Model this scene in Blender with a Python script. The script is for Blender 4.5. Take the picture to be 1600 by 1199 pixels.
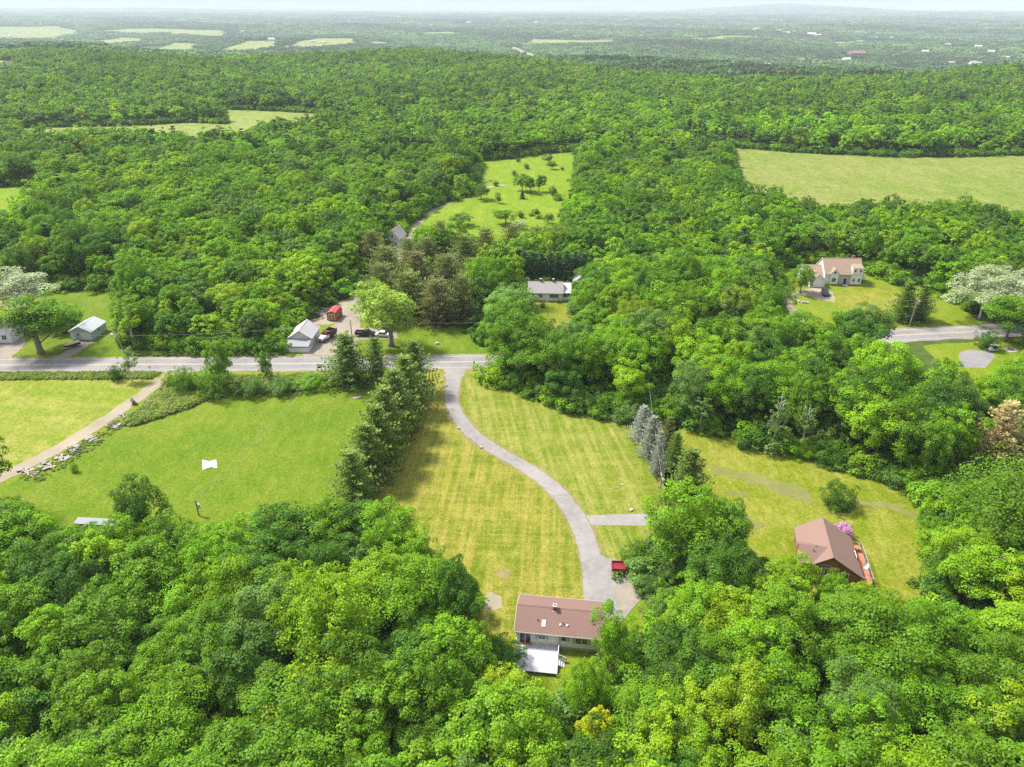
import bpy, bmesh, math, random
import numpy as np
from mathutils import Vector, Matrix
from mathutils.geometry import tessellate_polygon

for o in list(bpy.data.objects): bpy.data.objects.remove(o)
SC = bpy.context.scene
COL = SC.collection
R = math.radians
random.seed(7)
RNG = np.random.default_rng(11)

# ------------------------------------------------------------------ camera, sky, sun, exposure
CAM_H = 80.0                                   # drone height above the road
FPX = 1120.0                                   # focal length in pixels of a 1600 px wide frame
PITCH = math.atan(581.5 / FPX)
cam = bpy.data.cameras.new('camera'); camo = bpy.data.objects.new('camera', cam); COL.objects.link(camo)
cam.sensor_width = 36.0; cam.lens = 36.0 * FPX / 1600.0
cam.clip_start = 1.0; cam.clip_end = 90000.0
camo.location = (0, 0, CAM_H); camo.rotation_euler = (math.pi / 2 - PITCH, 0, 0)
SC.camera = camo

SUN_EL, SUN_AZ = R(52), R(-62)                 # azimuth from +Y (view direction) towards +X; negative = left
w = bpy.data.worlds.new('World'); SC.world = w; w.use_nodes = True
nt = w.node_tree; nt.nodes.clear()
out = nt.nodes.new('ShaderNodeOutputWorld'); bg = nt.nodes.new('ShaderNodeBackground')
sky = nt.nodes.new('ShaderNodeTexSky'); sky.sky_type = 'NISHITA'; sky.sun_disc = False
sky.sun_elevation = SUN_EL; sky.sun_rotation = SUN_AZ; sky.air_density = 1.0; sky.dust_density = 1.0; sky.ozone_density = 1.5
tc = nt.nodes.new('ShaderNodeTexCoord'); sep = nt.nodes.new('ShaderNodeSeparateXYZ')
nt.links.new(tc.outputs['Generated'], sep.inputs[0])
def wmath(op, a, b):
    n = nt.nodes.new('ShaderNodeMath'); n.operation = op
    for i, v in enumerate((a, b)):
        if isinstance(v, (int, float)): n.inputs[i].default_value = v
        else: nt.links.new(v, n.inputs[i])
    return n.outputs[0]
den = wmath('ADD', wmath('ABSOLUTE', sep.outputs[2], 0), 0.06)
comb = nt.nodes.new('ShaderNodeCombineXYZ')
nt.links.new(wmath('DIVIDE', sep.outputs[0], den), comb.inputs[0]); nt.links.new(wmath('DIVIDE', sep.outputs[1], den), comb.inputs[1])
cn = nt.nodes.new('ShaderNodeTexNoise'); cn.inputs['Scale'].default_value = 0.55; cn.inputs['Detail'].default_value = 7; cn.inputs['Roughness'].default_value = 0.58
nt.links.new(comb.outputs[0], cn.inputs['Vector'])
cr = nt.nodes.new('ShaderNodeValToRGB'); cr.color_ramp.elements[0].position = 0.40; cr.color_ramp.elements[1].position = 0.62
cr.color_ramp.elements[0].color = (0.80,) * 3 + (1,); cr.color_ramp.elements[1].color = (1.0,) * 3 + (1,)
nt.links.new(cn.outputs['Fac'], cr.inputs[0])
# thin cloud cover, brighter overhead than at the horizon as under any overcast (CIE sky), with bluish and white stretches
cn2 = nt.nodes.new('ShaderNodeTexNoise'); cn2.inputs['Scale'].default_value = 0.9; cn2.inputs['Detail'].default_value = 5; nt.links.new(comb.outputs[0], cn2.inputs['Vector'])
ccol = nt.nodes.new('ShaderNodeValToRGB'); ccol.color_ramp.elements[0].position = 0.42; ccol.color_ramp.elements[1].position = 0.60
ccol.color_ramp.elements[0].color = (.60, .70, .95, 1); ccol.color_ramp.elements[1].color = (1.0, 1.0, 1.0, 1); nt.links.new(cn2.outputs['Fac'], ccol.inputs[0])
lum = wmath('ADD', wmath('MULTIPLY', wmath('MAXIMUM', sep.outputs[2], 0.0), 4.6), 2.3)
cl = nt.nodes.new('ShaderNodeVectorMath'); cl.operation = 'SCALE'; nt.links.new(ccol.outputs[0], cl.inputs[0]); nt.links.new(lum, cl.inputs['Scale'])
cmix = nt.nodes.new('ShaderNodeMix'); cmix.data_type = 'RGBA'
nt.links.new(cr.outputs[0], cmix.inputs[0]); nt.links.new(sky.outputs[0], cmix.inputs[6]); nt.links.new(cl.outputs[0], cmix.inputs[7])
nt.links.new(cmix.outputs[2], bg.inputs['Color']); bg.inputs['Strength'].default_value = 0.070
nt.links.new(bg.outputs[0], out.inputs['Surface'])

sun = bpy.data.lights.new('sun', 'SUN'); suno = bpy.data.objects.new('sun', sun); COL.objects.link(suno)
sun.energy = 2.8; sun.angle = R(10); sun.color = (1.0, 0.95, 0.86)
suno.rotation_euler = Vector((-math.sin(SUN_AZ) * math.cos(SUN_EL), -math.cos(SUN_AZ) * math.cos(SUN_EL), -math.sin(SUN_EL))).to_track_quat('-Z', 'Y').to_euler()

SC.view_settings.view_transform = 'Standard'; SC.view_settings.look = 'None'
SC.view_settings.exposure = 1.75; SC.view_settings.gamma = 1.0; SC.view_settings.use_curve_mapping = False
SC.render.engine = 'CYCLES'
cy = SC.cycles
cy.max_bounces = 5; cy.diffuse_bounces = 2; cy.glossy_bounces = 2; cy.transmission_bounces = 3; cy.volume_bounces = 0; cy.transparent_max_bounces = 4
cy.use_denoising = False; cy.sample_clamp_indirect = 6.0; cy.use_adaptive_sampling = False
cy.caustics_reflective = False; cy.caustics_refractive = False

# ------------------------------------------------------------------ measuring: a photograph pixel to the ground it shows, and back
def G(px, py, z=0.0):
    a = (px - 800) / FPX; b = -(py - 599.5) / FPX
    dy = math.cos(PITCH) + b * math.sin(PITCH); dz = -math.sin(PITCH) + b * math.cos(PITCH)
    t = (z - CAM_H) / dz
    return Vector((a * t, dy * t, z))
def PX(x, y, z):
    d = y * math.cos(PITCH) - (z - CAM_H) * math.sin(PITCH); u = y * math.sin(PITCH) + (z - CAM_H) * math.cos(PITCH)
    d = np.maximum(d, 1.0)
    return 800 + FPX * x / d, 599.5 - FPX * u / d, d

# ------------------------------------------------------------------ terrain: a level plateau, a crest, a wide valley and far hills
def smooth(t): t = np.clip(t, 0, 1); return t * t * (3 - 2 * t)
def crest_y(x, y):
    s = x / np.maximum(y, 1.0)                 # bearing
    return 1400 - 460 * smooth((s + 0.10) / 0.35) + 60 * np.sin(s * 9)
def terrain(x, y):
    x = np.asarray(x, float); y = np.asarray(y, float)
    r = np.hypot(x, y)
    c = crest_y(x, y)
    drop = smooth((y - c) / 1300.0)
    z = -68.0 * drop
    far = np.clip((r - 2600) / 14000.0, 0, 1.4)
    z = z + far * 112.0
    k = smooth((r - 2200) / 1800.0)
    z = z + k * (9 * np.sin(x / 900 + 1.3) * np.sin(y / 620 + .4) + 8 * np.sin(y / 430 + x / 2600) + 6 * np.sin(x / 340 - y / 510)) * np.where(y > 0, 1, 0.3)
    k2 = smooth((r - 830) / 350.0) * np.where(y > 0, 1, 0) * (1 - .6 * drop)
    z = z + k2 * (9 * np.sin(x / 230 + .8 * np.sin(y / 310)) * np.sin(y / 260 + 1.0) + 6 * np.sin(x / 95 + y / 140) + 5 * np.sin(y / 105 - x / 300))
    z = z + 175 * np.exp(-((x - 5900) / 1900.0) ** 2 - ((y - 17500) / 1800.0) ** 2)
    z = z + 70 * np.exp(-((x + 9000) / 5200.0) ** 2 - ((y - 19000) / 1800.0) ** 2)
    return z

# ------------------------------------------------------------------ material helpers
MATS = {}
def N(t, kind, **kw):
    n = t.nodes.new(kind)
    for k, v in kw.items(): setattr(n, k, v)
    return n
def newmat(name, rough=0.9, spec=0.3):
    m = bpy.data.materials.new(name); m.use_nodes = True; t = m.node_tree; t.nodes.clear()
    o = N(t, 'ShaderNodeOutputMaterial'); b = N(t, 'ShaderNodeBsdfPrincipled')
    b.inputs['Roughness'].default_value = rough; b.inputs['Specular IOR Level'].default_value = spec
    t.links.new(b.outputs[0], o.inputs['Surface']); MATS[name] = m
    return m, t, b
def noise(t, vec, scale, detail=4, rough=0.55, stretch=None, rot=0):
    if stretch or rot:
        mp = N(t, 'ShaderNodeMapping'); mp.inputs['Scale'].default_value = stretch or (1, 1, 1); mp.inputs['Rotation'].default_value = (0, 0, rot)
        t.links.new(vec, mp.inputs['Vector']); vec = mp.outputs[0]
    n = N(t, 'ShaderNodeTexNoise'); n.inputs['Scale'].default_value = scale; n.inputs['Detail'].default_value = detail; n.inputs['Roughness'].default_value = rough
    t.links.new(vec, n.inputs['Vector']); return n.outputs['Fac']
def ramp(t, fac, stops):
    r = N(t, 'ShaderNodeValToRGB'); e = r.color_ramp.elements
    while len(e) < len(stops): e.new(0.5)
    for el, (p, c) in zip(e, stops): el.position = p; el.color = (*c, 1) if len(c) == 3 else c
    t.links.new(fac, r.inputs[0]); return r.outputs[0]
def mixc(t, fac, a, b, mode='MIX'):
    m = N(t, 'ShaderNodeMix', data_type='RGBA', blend_type=mode)
    for i, v in ((0, fac), (6, a), (7, b)):
        if isinstance(v, (int, float)): m.inputs[i].default_value = v
        elif isinstance(v, tuple): m.inputs[i].default_value = (*v, 1)
        else: t.links.new(v, m.inputs[i])
    return m.outputs[2]
def bump(t, b, h, strength, dist):
    n = N(t, 'ShaderNodeBump'); n.inputs['Strength'].default_value = strength; n.inputs['Distance'].default_value = dist
    t.links.new(h, n.inputs['Height']); t.links.new(n.outputs[0], b.inputs['Normal'])
def pos(t): return N(t, 'ShaderNodeNewGeometry').outputs['Position']
def objc(t): return N(t, 'ShaderNodeTexCoord').outputs['Object']
BW = lambda lo, hi: [(lo, (0, 0, 0)), (hi, (1, 1, 1))]

def plain(name, col, rough=0.8, var=0.15, scale=1.5, bmp=0.0, spec=0.3, metal=0.0):
    """One colour with worn, blotchy variation."""
    m, t, b = newmat(name, rough, spec); v = objc(t)
    n = noise(t, v, scale, 5, .6); n2 = noise(t, v, scale * 7, 3, .6)
    lo = tuple(c * (1 - var * 1.6) for c in col); hi = tuple(min(1, c * (1 + var)) for c in col)
    c = mixc(t, n, lo, hi); c = mixc(t, 0.25, c, mixc(t, n2, lo, hi)); t.links.new(c, b.inputs['Base Color'])
    b.inputs['Metallic'].default_value = metal
    if bmp: bump(t, b, n2, .5, bmp)
    return m
def siding(name, col, pitch=.12):
    m, t, b = newmat(name, .6, .35); v = objc(t)
    wv = N(t, 'ShaderNodeTexWave', wave_type='BANDS', bands_direction='Z', wave_profile='SAW'); wv.inputs['Scale'].default_value = 0.314 / pitch
    t.links.new(v, wv.inputs['Vector'])
    n = noise(t, v, .9, 5, .65, (1, 1, .5)); c = mixc(t, n, tuple(x * .80 for x in col), col)
    t.links.new(c, b.inputs['Base Color']); bump(t, b, wv.outputs['Fac'], .7, .02)
    return m
def shingle(name, c1, c2, c3):
    m, t, b = newmat(name, .92, .2); v = objc(t)
    n = noise(t, v, 9, 2, .5, (1, 3.5, 3.5)); n2 = noise(t, v, .5, 5, .6); n3 = noise(t, v, 22, 2, .5)
    c = ramp(t, n, [(.3, c1), (.5, c2), (.68, c3)]); c = mixc(t, mixc(t, .5, n2, n3), mixc(t, .82, (0, 0, 0), c), c)
    t.links.new(c, b.inputs['Base Color'])
    wv = N(t, 'ShaderNodeTexWave', wave_type='BANDS', bands_direction='Y', wave_profile='SAW'); wv.inputs['Scale'].default_value = 2.0
    t.links.new(v, wv.inputs['Vector']); bump(t, b, mixc(t, .5, wv.outputs['Fac'], n), .5, .03)
    return m
def metal_roof(name, col, rust=(.3, .14, .12), amount=.3):
    m, t, b = newmat(name, .65, .3); v = objc(t)
    n = noise(t, v, .55, 6, .65, (.6, 1.6, 1)); n2 = noise(t, v, 3.0, 4, .6)
    c = mixc(t, n2, tuple(x * .85 for x in col), col); c = mixc(t, ramp(t, n, BW(.62 - amount * .25, .75)), c, rust); t.links.new(c, b.inputs['Base Color'])
    wv = N(t, 'ShaderNodeTexWave', wave_type='BANDS', bands_direction='X', wave_profile='SIN'); wv.inputs['Scale'].default_value = 1.6
    t.links.new(v, wv.inputs['Vector']); bump(t, b, wv.outputs['Fac'], .5, .03)
    return m
def grass(name, c1, c2, dry, dry_amt=.5, stripes=None, sc=1.0, patch=.05):
    """Turf: two greens, a dry tone in patches, fine speckle; stripes = (rotation, period, strength) of the mower."""
    m, t, b = newmat(name, .95, .12); v = pos(t)
    big = noise(t, v, patch, 6, .62); mid = noise(t, v, .33 * sc, 5, .65); fine = noise(t, v, 2.6 * sc, 4, .7); spk = noise(t, v, 9 * sc, 2, .6)
    c = mixc(t, ramp(t, big, BW(.34, .66)), c1, c2)
    c = mixc(t, ramp(t, mid, BW(.35, .7)), c, mixc(t, .55, c, c2))
    fac = ramp(t, mixc(t, .45, big, mid), [(.62 - dry_amt * .3, (0, 0, 0)), (.80 - dry_amt * .18, (1, 1, 1))])
    c = mixc(t, mixc(t, .6, fac, mixc(t, 1.0, fac, fine, 'MULTIPLY')), c, dry)
    if stripes:
        for rot, per, amt in stripes:
            mp = N(t, 'ShaderNodeMapping'); mp.inputs['Rotation'].default_value = (0, 0, rot); t.links.new(v, mp.inputs['Vector'])
            ln = noise(t, mp.outputs[0], 1.0 / per, 3, .55, (1, .03, 1)); f = mixc(t, 1.0, ramp(t, ln, BW(.45, .58)), ramp(t, noise(t, v, .16, 5, .7), BW(.28, .62)), 'MULTIPLY')
            f = mixc(t, 1.0, f, (amt,) * 3, 'MULTIPLY'); c = mixc(t, f, c, dry)
    tuf = noise(t, v, .95 * sc, 4, .7); lon = noise(t, v, .5 * sc, 4, .65, (1, .35, 1), R(20))
    c = mixc(t, ramp(t, tuf, BW(.32, .66)), mixc(t, .66, (0, 0, 0), c), c)
    c = mixc(t, ramp(t, lon, BW(.48, .72)), c, mixc(t, .45, c, mixc(t, 1.0, dry, (1.1, 1.15, 1.0), 'MULTIPLY')))
    c = mixc(t, ramp(t, fine, BW(.3, .68)), mixc(t, .62, (0, 0, 0), c), mixc(t, .06, c, (1, 1, .1)))
    c = mixc(t, ramp(t, spk, BW(.3, .7)), mixc(t, .72, (0, 0, 0), c), c)
    c = mixc(t, 1.0, c, (1.25, 1.25, 1.2), 'MULTIPLY')
    t.links.new(c, b.inputs['Base Color']); bump(t, b, mixc(t, .5, fine, spk), .7, .12)
    return m
def paving(name, col, tan, edge=.3, crack=True):
    m, t, b = newmat(name, .9, .2); v = pos(t)
    n = noise(t, v, .12, 6, .65); n2 = noise(t, v, 5, 4, .7); n3 = noise(t, v, .9, 5, .6)
    c = mixc(t, ramp(t, n, BW(.36, .64)), tuple(x * .72 for x in col), col); c = mixc(t, ramp(t, n3, BW(.45, .7)), c, mixc(t, edge, c, tan))
    c = mixc(t, n2, mixc(t, .8, (0, 0, 0), c), c)
    if crack:
        vo = N(t, 'ShaderNodeTexVoronoi', feature='DISTANCE_TO_EDGE'); vo.inputs['Scale'].default_value = .16; t.links.new(v, vo.inputs['Vector'])
        c = mixc(t, ramp(t, vo.outputs['Distance'], [(0, (.45,) * 3), (.014, (0, 0, 0))]), c, tuple(x * .55 for x in col))
    t.links.new(c, b.inputs['Base Color']); bump(t, b, n2, .5, .02)
    return m
def glassy(name, col=(.03, .035, .04)):
    m, t, b = newmat(name, .08, .6); v = objc(t)
    t.links.new(mixc(t, noise(t, v, 2, 3), tuple(c * .5 for c in col), tuple(c * 1.6 for c in col)), b.inputs['Base Color']); return m

def leaf_material(name, trans=.30, gloss=.012):
    """Leaves: the tree's own tint (set per tree), varied leaf by leaf and spray by spray."""
    m = bpy.data.materials.new(name); m.use_nodes = True; t = m.node_tree; t.nodes.clear(); MATS[name] = m
    o = N(t, 'ShaderNodeOutputMaterial')
    at = N(t, 'ShaderNodeAttribute', attribute_type='INSTANCER', attribute_name='tint')
    tn = N(t, 'ShaderNodeAttribute', attribute_type='GEOMETRY', attribute_name='tone')
    sp = N(t, 'ShaderNodeSeparateXYZ'); t.links.new(tn.outputs['Vector'], sp.inputs[0])
    hs = N(t, 'ShaderNodeHueSaturation'); t.links.new(at.outputs['Color'], hs.inputs['Color'])
    for sock, src, lo, hi in (('Hue', sp.outputs[1], .487, .512), ('Value', sp.outputs[0], .62, 1.42), ('Saturation', sp.outputs[1], 1.06, .94)):
        mr = N(t, 'ShaderNodeMapRange'); mr.inputs['To Min'].default_value = lo; mr.inputs['To Max'].default_value = hi
        t.links.new(src, mr.inputs['Value']); t.links.new(mr.outputs[0], hs.inputs[sock])
    d = N(t, 'ShaderNodeBsdfDiffuse'); tr = N(t, 'ShaderNodeBsdfTranslucent'); gl = N(t, 'ShaderNodeBsdfGlossy'); gl.inputs['Roughness'].default_value = .5
    t.links.new(hs.outputs[0], d.inputs['Color'])
    yel = mixc(t, 1.0, hs.outputs[0], (1.2, 1.15, .4), 'MULTIPLY'); t.links.new(yel, tr.inputs['Color'])
    m1 = N(t, 'ShaderNodeMixShader'); m1.inputs[0].default_value = trans; t.links.new(d.outputs[0], m1.inputs[1]); t.links.new(tr.outputs[0], m1.inputs[2])
    m2 = N(t, 'ShaderNodeMixShader'); m2.inputs[0].default_value = gloss; t.links.new(m1.outputs[0], m2.inputs[1]); t.links.new(gl.outputs[0], m2.inputs[2])
    t.links.new(m2.outputs[0], o.inputs['Surface'])
    return m

# ------------------------------------------------------------------ mesh helpers
def link(o, parent=None):
    COL.objects.link(o)
    if parent is not None: o.parent = parent
    return o
def tag(o, label=None, cat=None, group=None, kind=None):
    if label: o['label'] = label
    if cat: o['category'] = cat
    if group: o['group'] = group
    if kind: o['kind'] = kind
    return o
def thing(name, label, cat, loc=(0, 0, 0), rz=0.0, group=None):
    o = bpy.data.objects.new(name, None); o.empty_display_size = .5; link(o); o.location = loc; o.rotation_euler = (0, 0, rz)
    return tag(o, label, cat, group)

class MB:
    """Collects simple shapes into ONE mesh."""
    def __init__(s): s.v = []; s.f = []
    def poly(s, pts):
        k = len(s.v); s.v += [tuple(p) for p in pts]; s.f.append(tuple(range(k, k + len(pts)))); return s
    def hexa(s, p):
        k = len(s.v); s.v += [tuple(q) for q in p]
        s.f += [tuple(k + i for i in q) for q in ((0, 3, 2, 1), (4, 5, 6, 7), (0, 1, 5, 4), (1, 2, 6, 5), (2, 3, 7, 6), (3, 0, 4, 7))]; return s
    def box(s, x0, x1, y0, y1, z0, z1, M=None):
        p = [(x0, y0, z0), (x1, y0, z0), (x1, y1, z0), (x0, y1, z0), (x0, y0, z1), (x1, y0, z1), (x1, y1, z1), (x0, y1, z1)]
        if M is not None: p = [tuple(M @ Vector(q)) for q in p]
        return s.hexa(p)
    def prism(s, prof, y0, y1, axis='y'):
        """A closed profile [(a, z)] swept along an axis."""
        k = len(s.v); n = len(prof)
        for y in (y0, y1): s.v += [((a, y, z) if axis == 'y' else (y, a, z)) for a, z in prof]
        s.f.append(tuple(range(k, k + n))[::-1]); s.f.append(tuple(range(k + n, k + 2 * n)))
        s.f += [(k + i, k + (i + 1) % n, k + n + (i + 1) % n, k + n + i) for i in range(n)]; return s
    def tube(s, pts, rad, n=6):
        pts = [Vector(p) for p in pts]; k = len(s.v)
        rad = rad if isinstance(rad, (list, tuple)) else [rad] * len(pts)
        for i, p in enumerate(pts):
            d = (pts[min(i + 1, len(pts) - 1)] - pts[max(i - 1, 0)]).normalized()
            a = d.orthogonal().normalized(); b = d.cross(a)
            s.v += [tuple(p + rad[i] * (math.cos(2 * math.pi * j / n) * a + math.sin(2 * math.pi * j / n) * b)) for j in range(n)]
        for i in range(len(pts) - 1):
            s.f += [(k + i * n + j, k + i * n + (j + 1) % n, k + (i + 1) * n + (j + 1) % n, k + (i + 1) * n + j) for j in range(n)]
        s.f.append(tuple(k + j for j in range(n))[::-1]); s.f.append(tuple(k + (len(pts) - 1) * n + j for j in range(n))); return s
    def mesh(s, name, mat, smooth=False):
        m = bpy.data.meshes.new(name); m.from_pydata(s.v, [], s.f); m.validate()
        if mat: m.materials.append(MATS[mat] if isinstance(mat, str) else mat)
        if smooth: m.polygons.foreach_set('use_smooth', [True] * len(m.polygons))
        return m
    def build(s, name, mat, parent=None, smooth=False):
        return link(bpy.data.objects.new(name, s.mesh(name, mat, smooth)), parent)

def densify(pts, step, jit, closed=True, rng=random):
    out = []
    n = len(pts)
    for i in range(n if closed else n - 1):
        a, b = Vector(pts[i][:2]), Vector(pts[(i + 1) % n][:2]); L = (b - a).length; k = max(1, int(L / step))
        for j in range(k):
            p = a.lerp(b, j / k); nrm = (b - a).normalized() if L else Vector((1, 0)); nrm = Vector((-nrm.y, nrm.x))
            out.append(p + nrm * rng.uniform(-jit, jit))
    if not closed: out.append(Vector(pts[-1][:2]))
    return out
def sheet(name, px, z, mat, jit=.4, step=3.0, parent=None, ground=None):
    pts = ground if ground is not None else [G(*p) for p in px]
    pts = densify(pts, step, jit)
    v = [(p.x, p.y, z) for p in pts]
    tris = tessellate_polygon([[Vector(q) for q in v]])
    m = bpy.data.meshes.new(name); m.from_pydata(v, [], [tuple(t) for t in tris]); m.materials.append(MATS[mat])
    bm = bmesh.new(); bm.from_mesh(m); bmesh.ops.recalc_face_normals(bm, faces=bm.faces)
    if bm.faces and sum(f.normal.z for f in bm.faces) < 0: bmesh.ops.reverse_faces(bm, faces=bm.faces)
    bm.to_mesh(m); bm.free()
    return link(bpy.data.objects.new(name, m), parent)
def spline(pts, k=8):
    """Catmull-Rom through ground points."""
    P = [Vector(p[:2]) for p in pts]; P = [2 * P[0] - P[1]] + P + [2 * P[-1] - P[-2]]; out = []
    for i in range(1, len(P) - 2):
        for j in range(k):
            t = j / k; a, b, c, d = P[i - 1:i + 3]
            out.append(.5 * ((2 * b) + (c - a) * t + (2 * a - 5 * b + 4 * c - d) * t * t + (3 * b - a - 3 * c + d) * t ** 3))
    out.append(P[-2]); return out
def strip(name, line, half, z, mat, parent=None, jit=0.0, off=0.0):
    """A band of half-width half (number or list) along a ground line."""
    n = len(line); v = []; f = []
    for i, p in enumerate(line):
        d = (line[min(i + 1, n - 1)] - line[max(i - 1, 0)]).normalized(); nr = Vector((-d.y, d.x)); h = half[i * (len(half) - 1) // max(1, n - 1)] if isinstance(half, list) else half
        c = p + nr * off
        for sg in (1, -1): q = c + nr * sg * (h + random.uniform(-jit, jit)); v.append((q.x, q.y, z))
    f = [(2 * i, 2 * i + 1, 2 * i + 3, 2 * i + 2) for i in range(n - 1)]
    m = bpy.data.meshes.new(name); m.from_pydata(v, [], f); m.materials.append(MATS[mat])
    return link(bpy.data.objects.new(name, m), parent)
# ------------------------------------------------------------------ materials of the setting
def ground_mat():
    m, t, b = newmat('forest_floor', .95, .1); v = pos(t)
    n = noise(t, v, .25, 6, .65); n2 = noise(t, v, .004, 6, .6); n3 = noise(t, v, .0009, 5, .55, (.35, 1, 1))
    near = ramp(t, n, [(.3, (.035, .055, .012)), (.55, (.060, .095, .018)), (.75, (.095, .095, .040))])
    far = ramp(t, n2, [(.32, (.028, .062, .020)), (.5, (.045, .085, .028)), (.63, (.07, .13, .04))])
    far = mixc(t, ramp(t, n3, BW(.58, .66)), far, (.13, .19, .06))
    sp = N(t, 'ShaderNodeSeparateXYZ'); t.links.new(v, sp.inputs[0])
    mr = N(t, 'ShaderNodeMapRange'); mr.inputs['From Min'].default_value = 1500; mr.inputs['From Max'].default_value = 2600; t.links.new(sp.outputs[1], mr.inputs['Value'])
    t.links.new(mixc(t, mr.outputs[0], near, far), b.inputs['Base Color']); bump(t, b, n, .8, .2)
ground_mat()
grass('pasture_grass', (.050, .138, .003), (.100, .180, .005), (.165, .185, .03), .45, None, 1.0, .06)
grass('hay_grass', (.125, .205, .010), (.165, .225, .018), (.31, .275, .09), .42, [(R(100), 3.5, .6)], .8, .05)
grass('mown_lawn', (.072, .138, .003), (.108, .152, .004), (.30, .25, .060), .55, [(R(4), 1.1, .9), (R(94), 1.2, .55)], 1.0, .045)
grass('east_lawn', (.085, .155, .004), (.115, .170, .008), (.26, .25, .07), .35, [(R(-8), 1.3, .95), (R(84), 1.4, .45)], 1.0, .05)
grass('cabin_yard_grass', (.105, .165, .003), (.145, .185, .006), (.29, .25, .07), .55, None, .9, .06)
grass('roadside_grass', (.095, .185, .003), (.140, .205, .006), (.22, .205, .04), .35, None, 1.0, .08)
grass('meadow_grass', (.100, .215, .004), (.145, .240, .008), (.22, .245, .04), .35, None, .4, .03)
grass('big_field_grass', (.105, .180, .025), (.160, .205, .045), (.23, .22, .09), .55, None, .25, .018)
grass('far_field_grass', (.155, .225, .045), (.18, .23, .06), (.26, .25, .11), .45, None, .1, .008)
paving('asphalt_road', (.245, .236, .236), (.30, .28, .26), .4)
paving('driveway_asphalt', (.28, .265, .258), (.36, .32, .27), .4)
paving('gravel', (.29, .25, .205), (.36, .30, .22), .6, False)
paving('pale_dirt', (.34, .29, .215), (.30, .24, .15), .6, False)
paving('dry_verge', (.26, .21, .085), (.14, .15, .03), .8, False)
paving('worn_grass', (.20, .195, .06), (.13, .16, .025), .8, False)
plain('line_yellow', (.55, .45, .26), .8, .25, 1.2)
plain('line_white', (.46, .45, .43), .8, .25, 1.2)
plain('bark_brown', (.095, .075, .055), .95, .3, 3, .03)
plain('bark_grey', (.21, .19, .165), .95, .3, 3, .03)
plain('bark_birch', (.52, .49, .45), .9, .35, 4, .02)
leaf_material('leaf'); leaf_material('needle', .22, .02)

# ------------------------------------------------------------------ the ground, one sheet to the horizon
def build_ground():
    az = np.concatenate([np.linspace(-48, 48, 241), np.linspace(48, 312, 67)[1:-1]]) * math.pi / 180
    rr = np.concatenate([[4.0, 20, 60], np.linspace(100, 800, 8), np.geomspace(860, 26000, 190)])
    v = [(0, 0, 0)]; A, Rr = np.meshgrid(az, rr); X = np.sin(A) * Rr; Y = np.cos(A) * Rr; Z = terrain(X, Y); Z[Rr < 820] = 0
    v += list(zip(X.ravel().tolist(), Y.ravel().tolist(), Z.ravel().tolist())); n = len(az); f = [(0, 1 + (j + 1) % n, 1 + j) for j in range(n)]
    for i in range(len(rr) - 1):
        a = 1 + i * n; f += [(a + j, a + (j + 1) % n, a + n + (j + 1) % n, a + n + j) for j in range(n)]
    m = bpy.data.meshes.new('ground'); m.from_pydata(v, [], f); m.materials.append(MATS['forest_floor'])
    m.polygons.foreach_set('use_smooth', [True] * len(m.polygons))
    bm = bmesh.new(); bm.from_mesh(m); bmesh.ops.recalc_face_normals(bm, faces=bm.faces)
    if sum(q.normal.z for q in bm.faces) < 0: bmesh.ops.reverse_faces(bm, faces=bm.faces)
    bm.to_mesh(m); bm.free()
    return tag(link(bpy.data.objects.new('ground', m)), kind='structure')
build_ground()

def S(o): return tag(o, kind='structure')
Z0, Z1, Z2, Z3, Z4, Z5 = .012, .024, .036, .048, .060, .068
S(sheet('roadside_lawn', [(-250, 440), (60, 440), (190, 440), (200, 548), (440, 548), (455, 500), (520, 450), (600, 400), (700, 470), (770, 500), (790, 560), (800, 620), (1000, 680), (1470, 790), (1520, 900), (1480, 1000), (1180, 960), (960, 1040), (780, 1130), (560, 830), (300, 900), (-250, 830)], Z0, 'roadside_grass'))
S(sheet('hay_field', [(-260, 596), (-60, 594), (120, 592), (252, 590), (140, 665), (30, 728), (-60, 770), (-260, 800)], Z1, 'hay_grass'))
S(sheet('pasture', [(268, 640), (300, 625), (360, 614), (470, 607), (560, 598), (640, 590), (655, 620), (600, 700), (560, 780), (480, 860), (60, 880), (-40, 800), (40, 742), (160, 680)], Z1, 'pasture_grass', 1.0))
S(sheet('mown_lawn', [(652, 600), (668, 576), (704, 577), (700, 640), (722, 680), (800, 728), (862, 770), (900, 830), (914, 890), (914, 960), (800, 985), (770, 1060), (640, 960), (540, 790)], Z1, 'mown_lawn'))
S(sheet('east_lawn', [(727, 577), (790, 577), (1060, 640), (1050, 820), (1020, 880), (930, 870), (905, 800), (868, 757), (800, 715), (724, 655), (716, 620)], Z1, 'east_lawn'))
S(sheet('cabin_yard', [(1030, 640), (1080, 660), (1470, 770), (1560, 900), (1500, 1010), (1180, 960), (1050, 870)], Z1, 'cabin_yard_grass'))
S(sheet('dry_patch', [(775, 893), (790, 888), (800, 896), (793, 906), (780, 905)], Z2, 'dry_verge', .3, .6))
S(sheet('bare_earth_patch', [(752, 935), (768, 926), (785, 932), (784, 948), (760, 957), (750, 950)], Z2, 'pale_dirt', .3, .6))
for pts in ([(1100, 728), (1180, 742), (1260, 762), (1275, 790), (1250, 785), (1190, 760), (1110, 738)], [(1130, 765), (1170, 772), (1172, 778), (1135, 772)], [(1165, 805), (1195, 822), (1185, 832), (1160, 815)], [(1330, 778), (1390, 788), (1440, 806), (1436, 812), (1380, 796), (1328, 786)]):
    S(sheet('worn_track', pts, Z2, 'worn_grass', .7, .8))
S(sheet('yard_meadow', [(60, 445), (195, 445), (205, 520), (200, 556), (-220, 558), (-220, 520), (60, 520)], Z1, 'pasture_grass'))
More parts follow.
